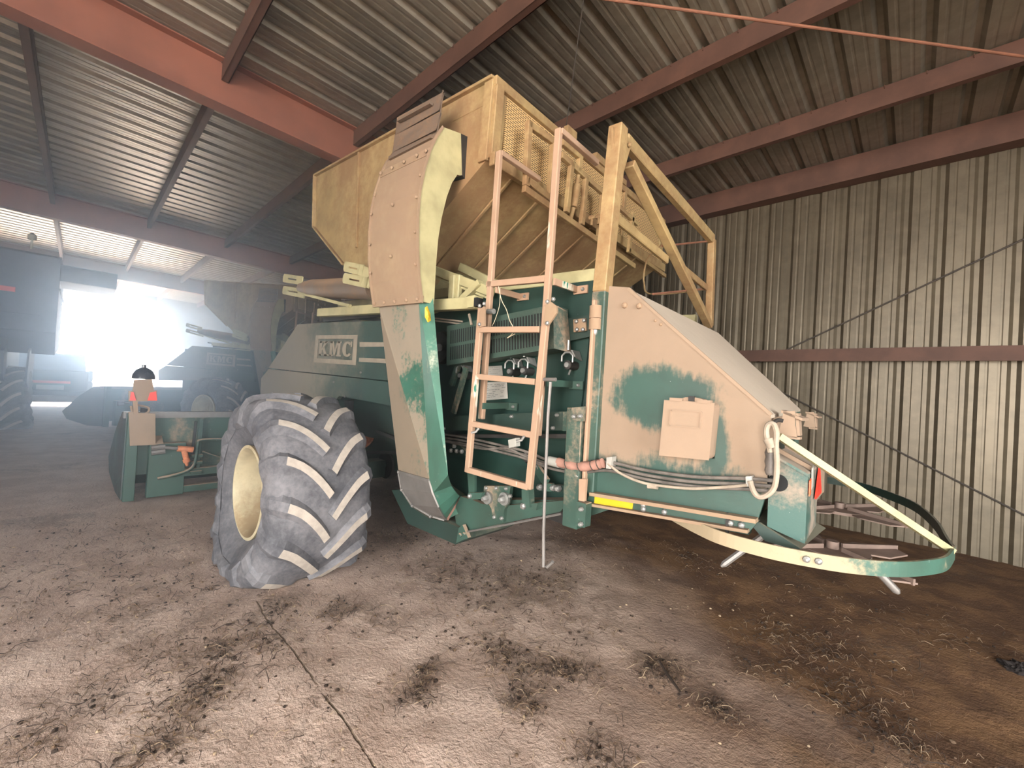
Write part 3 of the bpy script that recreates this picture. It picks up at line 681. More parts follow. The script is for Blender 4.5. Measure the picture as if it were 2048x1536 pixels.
P('slotted_guard', m, [dusty('guard_paint', srgb(44, 68, 60), srgb(110, 112, 98), .5, .8, 4, .4), M['green'], M['black']], bevel=0)
m = MB(); m.prism([*[(1.542, -2.17, 2.006), (1.319, -2.17, 2.027), (1.31, -2.17, 1.895), (1.509, -2.17, 1.865)]], (0, .015, 0)); m.prism([*[(1.449, -2.15, 1.997), (1.363, -2.15, 2), (1.351, -2.15, 1.924), (1.44, -2.15, 1.919)]], (0, .015, 0), 1)
for p in [*[(1.42, -2.13, 1.982), (1.367, -2.13, 1.985), (1.413, -2.13, 1.933), (1.371, -2.13, 1.931)]]: m.dome(p, (0, 1, 0), .012, 2)
P('hinge_strap', m, [M['dark_green'], M['cream_tan'], M['metal']])
m = MB(); m.cyl((1.248, -2.06, 2.048), (1.247, -2.06, 1.977), .036, 16); m.cyl((1.247, -2.06, 1.974), (1.246, -2.06, 1.912), .036, 16); m.bolt((1.246, -2.06, 1.912), (0, 0, -1), .02, .03, 1)
P('hinge', m, [M['cream_tan'], M['metal']])
m = MB(); m.prism([*[(2.573, -2.08, 1.304), (1.396, -2.08, 1.44), (1.399, -2.08, 1.324), (2.563, -2.08, 1.196)]], (0, -.10, 0), 0); m.prism([*[(1.442, -2.075, 1.431), (1.389, -2.075, 1.441), (1.395, -2.075, 1.322), (1.438, -2.075, 1.317)]], (0, -.10, 0), 1)
for p in [*[(1.853, -2.08, 1.367), (1.485, -2.08, 1.409), (1.509, -2.08, 1.328), (2.546, -2.08, 1.213)]]: m.bolt(p, (0, 1, 0), .013, .02, 2)
P('side_channel', m, [M['dark_green'], M['green'], M['metal']], bevel=.004)
m = MB(); m.bar((2.589, -2.1, 1.149), (1.399, -2.1, 1.291), .06, .025); m.bar((2.639, -2.15, 1.016), (2.313, -2.12, 1.088), .05, .05); P('lower_rail', m, M['dark_metal'])
m = MB()
m.bar((2.542, -2.12, 1.553), (2.43, -2.12, 1.807), .03, .045); m.bar((2.451, -2.08, 1.341), (2.335, -2.08, 1.689), .02, .045); P('tension_arm', m, M['green'])
BRG = [*[(1.805, -2.16, 1.677), (1.926, -2.16, 1.669), (1.455, -2.16, 1.717), (2.436, -2.16, 1.629)]]
for c in BRG:
    c = Vector(c); m = MB()
    m.cyl(c + Vector((0, -.04, 0)), c + Vector((0, .05, 0)), .028, 14); m.cyl(c + Vector((0, .05, 0)), c + Vector((0, .062, 0)), .016, 12, 1)
    ya = .055
    m.tube([c + Vector((.04, ya, .02)), c + Vector((.04, ya, .055)), c + Vector((.018, ya, .075)), c + Vector((-.018, ya, .075)), c + Vector((-.04, ya, .055)), c + Vector((-.04, ya, .015))], .006, 8, 1)
    m.prism([c + Vector((-.03, .05, .09)), c + Vector((-.055, .05, .05)), c + Vector((-.055, -.03, .03)), c + Vector((-.03, -.03, .09))], (.012, 0, 0), 1)
    m.cyl(c + Vector((0, .05, .09)), c + Vector((0, .05, .15)), .008, 8, 1); m.cyl(c + Vector((0, .0, .0)), c + Vector((0, .03, -.06)), .006, 6, 1)
    P('shaft_clamp', m, [M['dark_metal'], M['metal']])
def label_plate(q, rows, name='decal'):
    q = [Vector(p) for p in q]; m = MB(); m.prism(q, (0, .003, 0)); f = lambda u, v: (q[0] * (1 - u) + q[1] * u) * (1 - v) + (q[3] * (1 - u) + q[2] * u) * v + Vector((0, .003, 0))
    rnd = random.Random(3)
    for r in range(rows):
        v = .12 + .8 * r / rows; u = .08
        while u < .85:
            w = rnd.uniform(.03, .16)
            if rnd.random() < .75: m.prism([f(u, v), f(u + w, v), f(u + w, v + .035), f(u, v + .035)], (0, .001, 0), 1)
            u += w + .03
    P(name, m, [M['white'], M['ink']], label='white paper-like label on the green side')
label_plate([(2.22, -2.19, 1.707), (2.077, -2.19, 1.715), (2.061, -2.19, 1.643), (2.213, -2.19, 1.632)], 4)
label_plate([(2.252, -2.19, 1.586), (2.019, -2.19, 1.601), (1.999, -2.19, 1.481), (2.246, -2.19, 1.451)], 8)
for p, q in (((2.832, -2.12, 2.1), (2.458, -2.12, 2.047)), ((2.817, -2.11, 2.077), (2.444, -2.11, 2.025)), ((2.253, -2, 2.069), (2.219, -2, 1.988))):
    m = MB(); m.bar(p, q, .012, .012); P('wiring', m, M['hose_dust'])
m = MB(); m.lathe([(0, .02), (0, .12), (-.03, .135), (-.06, .13)], (2.677, -2.08, 1.846), 'Y', 24); m.cyl((2.651, -2.06, 1.843), (2.728, -2.12, 1.852), .03, 12); P('drive_pulley', m, M['dark_metal'])
# mounting plate with two large bolts, ladder feet
m = MB(); m.prism([*[(2.016, -2.02, 0.881), (1.777, -2.02, 0.928), (1.786, -2.02, 0.827), (1.821, -2.02, 0.764), (1.823, -2.02, 0.686), (1.914, -2.02, 0.683), (1.933, -2.02, 0.744), (1.98, -2.02, 0.79), (2.017, -2.02, 0.826)]], (0, -.03, 0))
for p in [*[(1.967, -2.02, 0.813), (1.814, -2.02, 0.84)]]: m.tube([p, Vector(p) + Vector((0, .02, 0))], .042, 18, 1); m.bolt(Vector(p) + Vector((0, .02, 0)), (0, 1, 0), .026, .04, 1)
for p in [*[(1.991, -2.02, 0.872), (1.899, -2.02, 0.891), (1.81, -2.02, 0.906), (1.901, -2.02, 0.699), (1.834, -2.02, 0.709), (1.772, -2.02, 0.865)]]: m.bolt(p, (0, 1, 0), .014, .016, 1)
P('mounting_plate', m, [M['green'], M['metal']], bevel=.003)
m = MB(); m.prism([*[(2.14, -1.97, 0.963), (2.066, -1.97, 0.976), (2.052, -1.97, 0.819), (2.105, -1.97, 0.798)]], (0, -.02, 0)); m.prism([*[(2.096, -1.95, 0.827), (1.957, -1.95, 0.859), (1.976, -1.95, 0.812), (2.082, -1.95, 0.782)]], (0, -.03, 0)); m.dome((2.074, -1.95, 0.811), (0, 1, 0), .016, 1); P('ladder_foot', m, [M['green_clean'], M['metal']])
m = MB(); m.prism([*[(1.626, -1.95, 0.959), (1.572, -1.95, 0.97), (1.555, -1.95, 0.854), (1.613, -1.95, 0.844)]], (0, -.05, 0)); m.bolt((1.602, -1.95, 0.852), (0, 1, 0), .02, .02, 1); m.prism([*[(1.6, -1.97, 0.862), (1.513, -1.97, 0.887), (1.521, -1.97, 0.844), (1.597, -1.97, 0.823)]], (0, -.08, 0)); P('ladder_foot', m, [M['green_clean'], M['metal']])
m = MB(); m.prism([*[(2.508, -2.07, 1.079), (2.354, -2.07, 1.111), (2.273, -2.07, 1.075), (2.281, -2.07, 1.041), (2.49, -2.07, 1.016)]], (0, -.03, 0))
for p in [*[(2.423, -2.06, 1.061), (2.361, -2.06, 1.066), (2.305, -2.06, 1.071), (2.392, -2.06, 1.099)]]: m.bolt(p, (0, 1, 0), .016, .02, 1)
P('bolt_plate', m, [M['dark_green'], M['metal']])
m = MB(); m.prism([*[(1.595, -2.08, 0.972), (1.366, -2.08, 1.002), (1.363, -2.08, 0.965), (1.591, -2.08, 0.926)]], (0, -.03, 0))
for p in [*[(1.566, -2.06, 0.959), (1.465, -2.06, 0.976), (1.429, -2.06, 0.978)]]: m.bolt(p, (0, 1, 0), .02, .03, 1)
m.prism([*[(1.519, -2.04, 0.995), (1.471, -2.04, 0.999), (1.467, -2.04, 0.955), (1.515, -2.04, 0.945)]], (0, -.03, 0), 2); m.bar((1.651, -2.1, 1.076), (1.511, -2.05, 0.995), .02, .06, mi=2)
P('bolt_plate', m, [M['dark_green'], M['metal'], M['green']])
m = MB(); m.lathe([(0, .0), (0, .03), (-.03, .05), (-.05, .05)], (1.761, -2.14, 1.104), 'Y', 16); P('bearing', m, M['dark_metal'])

# --- ladder: fixed upper part and the folding lower part outside it
m = MB()
UL, LL = ((1.991, -1.95, 3.132), (2.008, -1.95, 1.338)), ((1.978, -1.86, 2.062), (2.011, -1.86, 0.991))
UR, LR = ((1.502, -1.95, 3.101), (1.527, -1.95, 1.285)), ((1.44, -1.86, 2.028), (1.495, -1.86, 0.989))
lad = None
def rail_part(name, p, q, w=.042, h=.032, parent=None):
    m = MB(); m.bar(p, q, w, h, (0, 1, 0)); return P(name, m, M['rail'], parent, bevel=.004)
m = MB(); m.bar((2.029, -1.95, 2.242), (1.533, -1.95, 2.214), .032, .04)
lad = P('ladder', m, M['rail'], label='dusty cream boarding ladder', bevel=.003)
for nm, (p, q) in (('stile', UL), ('stile', UR), ('stile', LL), ('stile', LR)): rail_part(nm, p, q, parent=lad)
for p, q in (((1.989, -1.86, 1.92), (1.48, -1.86, 1.897)), ((1.995, -1.86, 1.617), (1.49, -1.86, 1.598)), ((2.006, -1.86, 1.31), (1.497, -1.86, 1.298)), ((2.013, -1.86, 1.01), (1.496, -1.86, 1))):
    m = MB(); m.bar(p, q, .034, .036); P('rung', m, M['rail'], lad, bevel=.003)
for p, q in (((1.981, -1.95, 3.119), (1.95, -2.273, 3.076)), ((1.49, -1.95, 3.085), (1.48, -2.296, 3.065))):
    q = Vector((p[0], q[1], p[2] - .005)) ; q.y = p[1] - .42
    m = MB(); m.bar(p, q, .034, .034); P('hand_grip', m, M['rail'], lad, bevel=.003)
for p, L in (((1.472, -1.95, 2.191), -2.2), ((1.945, -1.95, 2.196), -2.2), ((1.458, -1.93, 1.597), -2.19), ((1.981, -1.93, 1.427), -2.19)):
    m = MB(); m.bar(p, (p[0], L, p[2] + .005), .014, .04, (0, 0, 1)); m.box((p[0] - .03, L + .01, p[2]), (.10, .012, .05)); m.bolt((p[0] - .05, L + .015, p[2]), (0, 1, 0), .012, .015, 1)
    P('ladder_arm', m, [M['green_clean'] if p[2] < 2 else M['rail'], M['metal']], lad)
for q in ([(1.435, -1.835, 2.034), (1.402, -1.835, 2.045), (1.359, -1.835, 2.016), (1.356, -1.835, 1.977), (1.409, -1.835, 1.912), (1.445, -1.835, 1.925)], [(1.959, -1.835, 2.043), (1.938, -1.835, 2.064), (1.924, -1.835, 2.063), (1.913, -1.835, 1.938), (1.968, -1.835, 1.931), (1.976, -1.835, 2.025)]):
    m = MB(); m.prism(q, (0, -.012, 0)); c = sum((Vector(p) for p in q), Vector()) / len(q)
    for dx, dz in ((.02, .06), (-.02, .07), (.012, -.06)): m.dome(c + Vector((dx, .0, dz)), (0, 1, 0), .012, 1)
    P('pivot_plate', m, [M['cream_tan'], M['metal']], lad)
for p in ((1.917, -1.84, 1.288), (1.538, -1.84, 1.283)):
    m = MB(); m.tube([Vector(p), Vector(p) + Vector((0, .02, -.02)), Vector(p) + Vector((.03, .03, -.03))], .008, 6); P('latch_pin', m, M['metal'], lad)
m = MB(); m.tube([Vector((1.932, -1.93, 2.049)), Vector((1.988, -1.93, 2.053))], .018, 12); P('pivot_pin', m, M['metal'], lad)

# --- rear post, column, guard rail
m = MB(); pt, pm, pb = Vector((1.193, -2.1, 3.073)), Vector((1.238, -2.1, 2.133)), Vector((1.242, -2.1, 0.987))
m.bar(pt, pm, .085, .08, (0, 1, 0), 0); m.bar(pm, pb, .085, .08, (0, 1, 0), 1); m.bar(Vector((1.251, -2.05, 2.081)), Vector((1.25, -2.05, 0.993)), .02, .04, (0, 1, 0), 2)
P('rear_post', m, [M['cream'], M['green'], M['rail']], bevel=.005)
m = MB(); m.bar((1.325, -2.06, 1.463), (1.313, -2.06, 0.786), .10, .09, (0, 1, 0)); m.prism([*[(1.33, -1.995, 1.465), (1.248, -1.995, 1.477), (1.249, -1.995, 1.394), (1.332, -1.995, 1.392)]], (0, -.02, 0)); m.prism([*[(1.251, -1.99, 1.076), (1.206, -1.99, 1.084), (1.208, -1.99, 0.961), (1.246, -1.99, 0.958)]], (0, -.02, 0), 2)
m.prism([*[(1.261, -1.995, 0.949), (1.2, -1.995, 0.949), (1.201, -1.995, 0.818), (1.259, -1.995, 0.814)]], (0, -.06, 0))
for p in [*[(1.3, -1.985, 1.417), (1.261, -1.985, 1.423), (1.221, -1.985, 0.918), (1.218, -1.985, 0.837)]]: m.bolt(p, (0, 1, 0), .014, .02, 1)
P('side_column', m, [M['green'], M['metal'], M['rail']], bevel=.005)
m = MB()
g = lambda px: Vector(px)
T0, T1, B1 = Vector((1.25, -2.288, 3.107)), Vector((1.25, -4.01, 3.028)), Vector((1.25, -4.057, 2.239))
m.bar(T0, T1, .05, .085, (0, 0, 1)); m.bar(T1, B1, .07, .06, (1, 0, 0)); m.bar((1.22, -2.299, 2.958), B1, .05, .07, (1, 0, 0)); m.bar((1.25, -2.232, 2.611), (1.25, -3.02, 2.571), .03, .06); m.bar((1.25, -3.277, 2.593), (1.25, -3.917, 2.565), .03, .055)
gr = P('rear_guard_rail', m, M['cream'], bevel=.006)
m = MB(); m.prism([*[(1.19, -2.034, 3.038), (1.19, -2.117, 3.083), (1.19, -2.264, 3.065), (1.19, -2.16, 2.776), (1.19, -2.104, 2.739)]], (.012, 0, 0)); 
for p in [*[(1.185, -2.105, 3.05), (1.185, -2.142, 3.045), (1.185, -2.093, 2.85), (1.185, -2.22, 3.024)]]: m.dome(p, (-1, 0, 0), .014)
P('gusset', m, M['cream'], gr)
m = MB(); m.tube([*[(1.27, -2.973, 2.665), (1.27, -4.02, 3.021)]], .008, 6); m.tube([*[(1.27, -2.856, 2.286), (1.27, -3.981, 2.572)]], .008, 6); P('tie_rod', m, M['rod'], gr)

# --- rear hood, hinged on the post
HC1, HC2 = (0.872, -2.1, 1.559), (0.592, -2.1, 1.357)
def hood_extra(t, v, f):
    x, y, z = t.sep(v)
    def ell(c, ra, rc, k):
        d = t.math('SQRT', t.math('ADD', t.math('POWER', t.math('DIVIDE', t.math('SUBTRACT', x, c[0]), ra), 2.0), t.math('POWER', t.math('DIVIDE', t.math('SUBTRACT', z, c[2]), rc), 2.0)))
        return t.math('MULTIPLY', t.math('SUBTRACT', 1.0, d), k)
    e = t.math('MAXIMUM', ell(HC1, .37, .19, .75), ell(HC2, .085, .30, .5))
    band = t.math('MULTIPLY', t.math('SUBTRACT', 1.27, z), 2.6)
    sk = t.math('MULTIPLY', t.math('SUBTRACT', t.noise(t.mapping(v, (1, 1, .22)), 16, 4, .7), .5), .55)
    e = t.math('MINIMUM', t.math('MAXIMUM', t.math('MAXIMUM', e, band), -.28), .5)
    return t.math('ADD', t.math('SUBTRACT', t.math('ADD', f, .22), e), sk)
HOOD = dusty('rear_hood_paint', srgb(20, 70, 63), srgb(141, 122, 103), .44, .66, 1.6, .0, 1.0, chips=1, extra=hood_extra)
NT_, NB_, FT_, FB_ = Vector((1.078, -2.1, 2.137)), Vector((.372, -2.1, 1.505)), Vector((1.08, -3.76, 2.125)), Vector((.48, -3.76, 1.527))
m = MB(); m.prism([*[(1.208, -2.1, 2.167), (1.069, -2.1, 2.142), (0.373, -2.1, 1.502), (0.372, -2.1, 1.457), (0.378, -2.1, 1.298), (0.376, -2.1, 1.162), (0.401, -2.1, 1.05), (1.242, -2.1, 0.987), (1.245, -2.1, 2.033)]], (0, -.02, 0))
hood = P('rear_hood', m, HOOD)
HTOP = dusty('hood_top_lightened', srgb(60, 100, 90), srgb(186, 172, 154), .30, .50, 1.6, .2, 1)  # pale dust, lightened further to stand for light from above and behind
m = MB(); A0 = Vector((1.21, -2.1, 2.16)); A1 = Vector((1.21, -3.78, 2.15))
dn = Vector((0, 0, -.015)); A0.y -= .006; NTs, NBs = NT_ - Vector((0, .006, 0)), NB_ - Vector((0, .006, 0))
m.loft([A0, A1, A1 + dn, A0 + dn], [NTs, FT_, FT_ + dn, NTs + dn], caps=True); m.loft([NTs, FT_, FT_ + dn, NTs + dn], [NBs, FB_, FB_ + dn, NBs + dn], caps=True)
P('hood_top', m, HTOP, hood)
m = MB(); m.bar(NT_ + Vector((0, -.004, .0)), NB_ + Vector((0, -.004, 0)), .014, .014); P('hood_seam', m, M['tan_sheet'], hood)
m = MB(); m.prism([FT_, FB_, FB_ + Vector((0, 0, -.35)), Vector((1.2, -3.76, 1.1)), A1], (0, .02, 0)); P('hood_far_plate', m, M['green'], hood)
m = MB(); m.prism([NB_ + Vector((.02, -.02, -.01)), FB_ + Vector((.02, .02, -.01)), FB_ + Vector((.04, .02, -.13)), NB_ + Vector((.03, -.02, -.13))], (.02, 0, 0)); m.prism([(.40, -2.12, 1.36), (.50, -3.74, 1.38), (.52, -3.74, 1.0), (.42, -2.12, 1.0)], (.02, 0, 0), 1); P('hood_rear_plate', m, [M['tan_sheet'], M['dark_green']], hood)
# document box on the hood
q = [Vector(p) for p in ((0.81, -2.015, 1.541), (0.579, -2.015, 1.542), (0.59, -2.015, 1.281), (0.82, -2.015, 1.269))]
m = MB(); m.prism(q, (0, -.085, 0)); dbx = P('document_box', m, M['tan_sheet'], hood, 'tan dust covered document box', bevel=.022, segs=3)
f2 = lambda u, v, o=.002: (q[0] * (1 - u) + q[1] * u) * (1 - v) + (q[3] * (1 - u) + q[2] * u) * v + Vector((0, o, 0))
m = MB()
for a, b in (((.17, .17), (.78, .17)), ((.78, .17), (.78, .45)), ((.78, .45), (.17, .45)), ((.17, .45), (.17, .17))): m.bar(f2(*a), f2(*b), .006, .006)
P('relief_frame', m, M['tan_sheet'], dbx)
m = MB(); m.prism([f2(.28, .02, -.01), f2(.34, -.045, -.01), f2(.42, -.07, -.01), f2(.62, -.075, -.01), f2(.76, -.05, -.01), f2(.82, .02, -.01)], (0, -.06, 0)); m.box(f2(.55, -.05, -.01), (.026, .02, .024), mi=1); m.box(f2(.25, -.02, -.01), (.06, .03, .015)); m.box(f2(.80, -.01, -.01), (.06, .03, .015)); P('latch', m, [M['tan_sheet'], M['dark_metal']], dbx)
fasteners('hood_bolt', [(p, (0, 1, 0), .016) for p in [(1.09, -2.1, 2.045), (1.005, -2.1, 2.034)]] + [(p, (0, 1, 0), .008) for p in [(0.912, -2.1, 1.95), (0.882, -2.1, 1.928)]], M['cream_tan'], hood)
# lower rail with the yellow strip
m = MB(); m.prism([*[(1.241, -2.095, 0.974), (0.4, -2.095, 1.037), (0.43, -2.095, 0.987), (1.264, -2.095, 0.918)]], (0, -.05, 0)); m.bar((1.214, -2.07, 0.992), (0.399, -2.07, 1.048), .05, .018, mi=1); m.bar((1.252, -2.08, 0.926), (0.431, -2.08, 0.992), .04, .014, mi=1); m.box((0.517, -2.085, 1.004), (.012, .02, .09), mi=3)
for p in [*[(0.917, -2.09, 0.992), (0.916, -2.09, 0.972), (0.807, -2.09, 0.983), (0.506, -2.09, 1.006), (0.462, -2.09, 1.008)]]: m.dome(p, (0, 1, 0), .014, 2)
hr = P('hood_rail', m, [M['green'], M['cream_tan'], M['metal'], M['dark_metal']], hood)
m = MB(); m.prism([*[(1.204, -2.093, 0.979), (0.974, -2.093, 0.997), (0.977, -2.093, 0.957), (1.205, -2.093, 0.934)]], (0, .004, 0)); P('reflective_strip', m, M['yellow'], hr, 'yellow reflective strip')
for p, q in (((1.2, -2.2, .93), (.45, -2.2, .98)), ((1.2, -3.7, .93), (.5, -3.7, .98))):
    m = MB(); m.bar(p, q, .06, .06); P('hood_frame', m, M['green'], hood)
m = MB(); m.prism([*[(1.3, -2.16, 0.899), (1.083, -2.16, 0.937), (1.294, -2.16, 0.821)]], (0, -.03, 0)); P('hood_gusset', m, M['green'], hood)

# rear light box
BX = [Vector(p) for p in ((0.38, -2.16, 1.337), (0.238, -2.16, 1.267), (0.236, -2.16, 0.973), (0.376, -2.16, 1.01))]
m = MB(); m.prism(BX, (0, -.36, 0)); m.prism([p + Vector((-.005, 0, .0)) for p in (BX[0], BX[1], BX[1] + Vector((0, 0, -.012)), BX[0] + Vector((0, 0, -.012)))], (0, .012, 0))
lb = P('rear_light_box', m, dusty('light_box_paint', srgb(32, 84, 78), srgb(150, 137, 122), .42, .62, 4.0, .35, 1.0, chips=1), bevel=.015, segs=2)
m = MB(); m.bar(BX[0] + Vector((0, -.13, .008)), BX[1] + Vector((0, -.13, .008)), .02, .02); P('box_lid', m, M['tan_sheet'], lb)
m = MB(); m.prism([BX[0] + Vector((0, -.36, .01)), BX[1] + Vector((0, -.36, -.01)), BX[2] + Vector((0, -.36, .12)), BX[3] + Vector((0, -.36, .1))], (0, -.30, 0)); P('lamp_housing', m, M['tan_sheet'], lb, bevel=.008)
def on_rear(u, v, off=.004):
    """point on the rear (trailing) face of the light box: u away from the near edge, v down"""
    p = BX[1] * (1 - v) + BX[2] * v; return p + Vector((-off, -u, 0))
m = MB(); m.prism([on_rear(.012, .10), on_rear(.05, .08), on_rear(.05, .30), on_rear(.012, .32)], (-.004, 0, 0)); P('reflector', m, M['orange'], lb, 'small orange reflector')
m = MB(); m.prism([on_rear(.075, -.06), on_rear(.12, -.10), on_rear(.12, .22), on_rear(.075, .25)], (-.004, 0, 0)); P('reflector', m, M['white'], lb, 'white reflective strip')
m = MB(); m.prism([on_rear(.20, .46, .006), on_rear(.42, .46, .006), on_rear(.31, -.05, .006)], (-.006, 0, 0)); P('warning_triangle', m, M['red'], lb, 'red warning triangle')
m = MB(); m.lathe([(0, .0), (0, .040), (.012, .036), (.012, .0)], (0.344, -2.165, 1.21), 'Y', 20); P('cable_port', m, M['black'], lb)
# lamp brackets on the trailing edge of the hood
for q, sc in ((Vector((0.325, -2.22, 1.468)), 1.0), (Vector((0.42, -3.771, 1.453)), 1.0)):
    m = MB(); o = [(-.03, .055), (.03, .06), (.035, .0), (.05, -.06), (-.055, -.05), (-.04, 0)]
    m.prism([q + Vector((0, 0, 0)) + Vector((-x * .7, .0, z)) for x, z in o], (0, -.01, 0)); m.prism([q + Vector((.03, 0, .06)), q + Vector((-.05, 0, .03)), q + Vector((-.06, -.12, .03)), q + Vector((.03, -.12, .06))], (0, 0, -.012)); m.prism([q + Vector((-.02, -.02, .05)), q + Vector((-.02, -.1, .05)), q + Vector((-.03, -.09, -.05)), q + Vector((-.03, -.02, -.05))], (-.012, 0, 0))
    m.box(q + Vector((-.02, -.03, -.06)), (.05, .06, .012)); P('lamp_bracket', m, M['tan_sheet'])

# --- hoses and cables along the side
def hose(name, pts, r, mat, parent=None, label=None, k=6):
    m = MB(); m.tube(smooth_path(pts, k), r, 8); return P(name, m, mat, parent, label)
for off in (0, 7, 13): hose('hydraulic_hose', [(p[0], p[1], p[2] - off * .0035) for p in [(2.647, -2.06, 1.167), (2.255, -2.06, 1.176), (1.891, -2.06, 1.167), (1.698, -2.06, 1.158), (1.506, -2.06, 1.131), (1.31, -2.06, 1.137), (1.121, -2.06, 1.184), (0.906, -2.06, 1.178), (0.672, -2.06, 1.188), (0.451, -2.06, 1.22), (0.346, -2.06, 1.231)]], .0085, M['hose'])
hose('hydraulic_hose', [(2.617, -2.05, 1.124), (2.108, -2.05, 1.121), (1.863, -2.05, 1.158), (1.739, -2.05, 1.137), (1.574, -2.05, 1.109), (1.479, -2.05, 1.11)], .008, M['hose'])
hose('hydraulic_hose', [(1.723, -2.08, 1.147), (1.614, -2.08, 1.069), (1.55, -2.08, 0.997), (1.536, -2.08, 0.974)], .008, M['hose'])
hose('light_cable', [(1.106, -2.04, 1.18), (1.033, -2.04, 1.142), (0.934, -2.04, 1.119), (0.842, -2.04, 1.117), (0.674, -2.04, 1.134), (0.524, -2.04, 1.171), (0.436, -2.04, 1.197)], .007, M['hose_dust'])
hose('light_cable', [(0.425, -2.03, 1.218), (0.408, -2.03, 1.174), (0.385, -2.03, 1.158), (0.354, -2.03, 1.177), (0.333, -2.03, 1.219), (0.33, -2.03, 1.302), (0.337, -2.03, 1.384), (0.337, -2.03, 1.433), (0.35, -2.03, 1.469), (0.369, -2.03, 1.463), (0.373, -2.03, 1.425), (0.355, -2.03, 1.35)], .011, M['hose_dust'], label='looped cream cable', k=8)
hose('light_cable', [(0.354, -2.035, 1.473), (0.335, -2.035, 1.487), (0.317, -2.035, 1.485)], .008, M['dark_metal'])
m = MB(); m.tube([*[(0.367, -2.03, 1.405), (0.351, -2.03, 1.369)]], [.020, .016], 10); P('cable_plug', m, M['hose_dust'])
m = MB(); q0, q1 = Vector((0.361, -2.06, 1.364)), Vector((0.356, -2.06, 1.253)); m.tube([lerp(q0, q1, t / 6) for t in range(7)], [.016, .022, .018, .023, .018, .023, .017], 12); P('connector', m, M['hose'])
m = MB(); m.tube([*[(0.88, -2.045, 1.104), (0.831, -2.045, 1.109)]], .013, 8); P('cable_splice', m, M['hose_dust'])
m = MB(); m.prism([*[(0.444, -2.035, 1.233), (0.421, -2.035, 1.239), (0.419, -2.035, 1.193), (0.44, -2.035, 1.191)]], (0, -.05, 0)); m.prism([*[(1.114, -2.035, 1.212), (1.082, -2.035, 1.22), (1.084, -2.035, 1.155), (1.114, -2.035, 1.153)]], (0, -.05, 0)); m.prism([*[(1.836, -2.035, 1.215), (1.768, -2.035, 1.237), (1.763, -2.035, 1.183), (1.823, -2.035, 1.165)]], (0, -.04, 0)); P('hose_clip', m, M['white'])
wr = smooth_path([(1.426, -2.03, 1.138), (1.341, -2.03, 1.134), (1.258, -2.03, 1.14), (1.179, -2.03, 1.161), (1.131, -2.03, 1.18)], 5)
m = MB(); m.tube(wr, [.0265 + .0018 * math.sin(i * 1.3) for i in range(len(wr))], 12); wrap = P('hose_wrap', m, M['pink'], label='pinkish cloth wrap around the hoses')
m = MB(); m.tube([*[(1.492, -2.03, 1.136), (1.418, -2.03, 1.133)]], .028, 10); P('wrap_end', m, M['white'], wrap)
m = MB()
for k in (4, 9, 14, 17): m.tube([wr[k] + Vector((.0, .027 * math.cos(a), .027 * math.sin(a))) + Vector((.012 * math.sin(a), 0, 0)) for a in [2 * math.pi * j / 12 for j in range(13)]], .003, 5)
P('wire_tie', m, M['wire'], wrap)

# --- spreader hoop, its stay, spinner discs and tines
near = smooth_path([Vector(p) for p in [(0.83, -2.213, 0.95), (0.664, -2.094, 0.95), (0.528, -2.02, 0.95), (0.37, -2.006, 0.95), (0.236, -2.032, 0.95), (0.084, -2.097, 0.95), (-0.052, -2.21, 0.95), (-0.147, -2.352, 0.95), (-0.202, -2.483, 0.95), (-0.239, -2.69, 0.95)]], 5)
far = smooth_path([Vector(p) for p in [(-0.239, -2.69, 0.95), (-0.23, -2.868, 0.95), (-0.22, -3.263, 0.95), (-0.159, -3.736, 0.95), (-0.037, -4.049, 0.95), (0.137, -4.323, 0.95), (0.348, -4.384, 0.95)]], 5)
HOOPM = dusty('hoop_paint', srgb(32, 92, 82), srgb(166, 150, 122), .42, .56, 2.4, .1, 1, chips=1, extra=lambda t, v, f: t.math('ADD', f, t.math('MULTIPLY', t.math('SUBTRACT', t.sep(v)[0], .05), .35)))
m = MB(); m.path_bar(near, .01, .058)
hoop = P('spreader_hoop', m, HOOPM)
m = MB(); m.path_bar(far, .01, .055); P('hoop_far_arm', m, M['dark_green'], hoop)
m = MB(); m.bar((-0.23, -2.657, 0.96), (0.348, -2.14, 1.415), .03, .028); P('hoop_stay', m, M['cream_clean'], hoop)
m = MB()
for p in [*[(0.216, -2.042, 0.95), (0.179, -2.056, 0.95)]]: m.dome(Vector(p) + Vector((0, .006, 0)), (-.3, 1, 0), .014)
P('hoop_bolt', m, M['metal'], hoop)
m = MB(); m.prism([*[(0.45, -2.13, 1.026), (0.402, -2.13, 1.025), (0.245, -2.13, 0.957), (0.266, -2.13, 0.947), (0.376, -2.13, 0.953)]], (0, -.02, 0)); m.prism([*[(0.464, -2.2, 1.009), (0.415, -2.2, 1.007), (0.253, -2.2, 0.938), (0.388, -2.2, 0.933)]], (-.05, -.4, .02)); P('deflector_plate', m, M['dark_green'])
for ci, (cx, cy, cz) in enumerate(((.20, -2.98, .76), (.24, -4.0, .80))):
    m = MB(); m.cyl((cx, cy, cz), (cx, cy, cz + .05), .03, 12); m.cyl((cx, cy, cz - .01), (cx, cy, cz + .01), .17, 20)
    spn = P('spinner', m, M['blade'])
    for k in range(4):
        a = math.radians(-130 + 90 * k + 10 * ci); e = Vector((math.cos(a), math.sin(a), 0)); s = Vector((-math.sin(a), math.cos(a), 0)); c = Vector((cx, cy, cz))
        m = MB()
        m.prism([c + e * .08 - s * .05, c + e * .22 - s * .13, c + e * .38 - s * .09, c + e * .42 + s * .02, c + e * .24 + s * .10, c + e * .08 + s * .05], (0, 0, .008))
        m.bar(c + e * .06 + Vector((0, 0, .02)), c + e * .42 + Vector((0, 0, .012)), .012, .03)
        P('blade', m, M['blade'], spn)
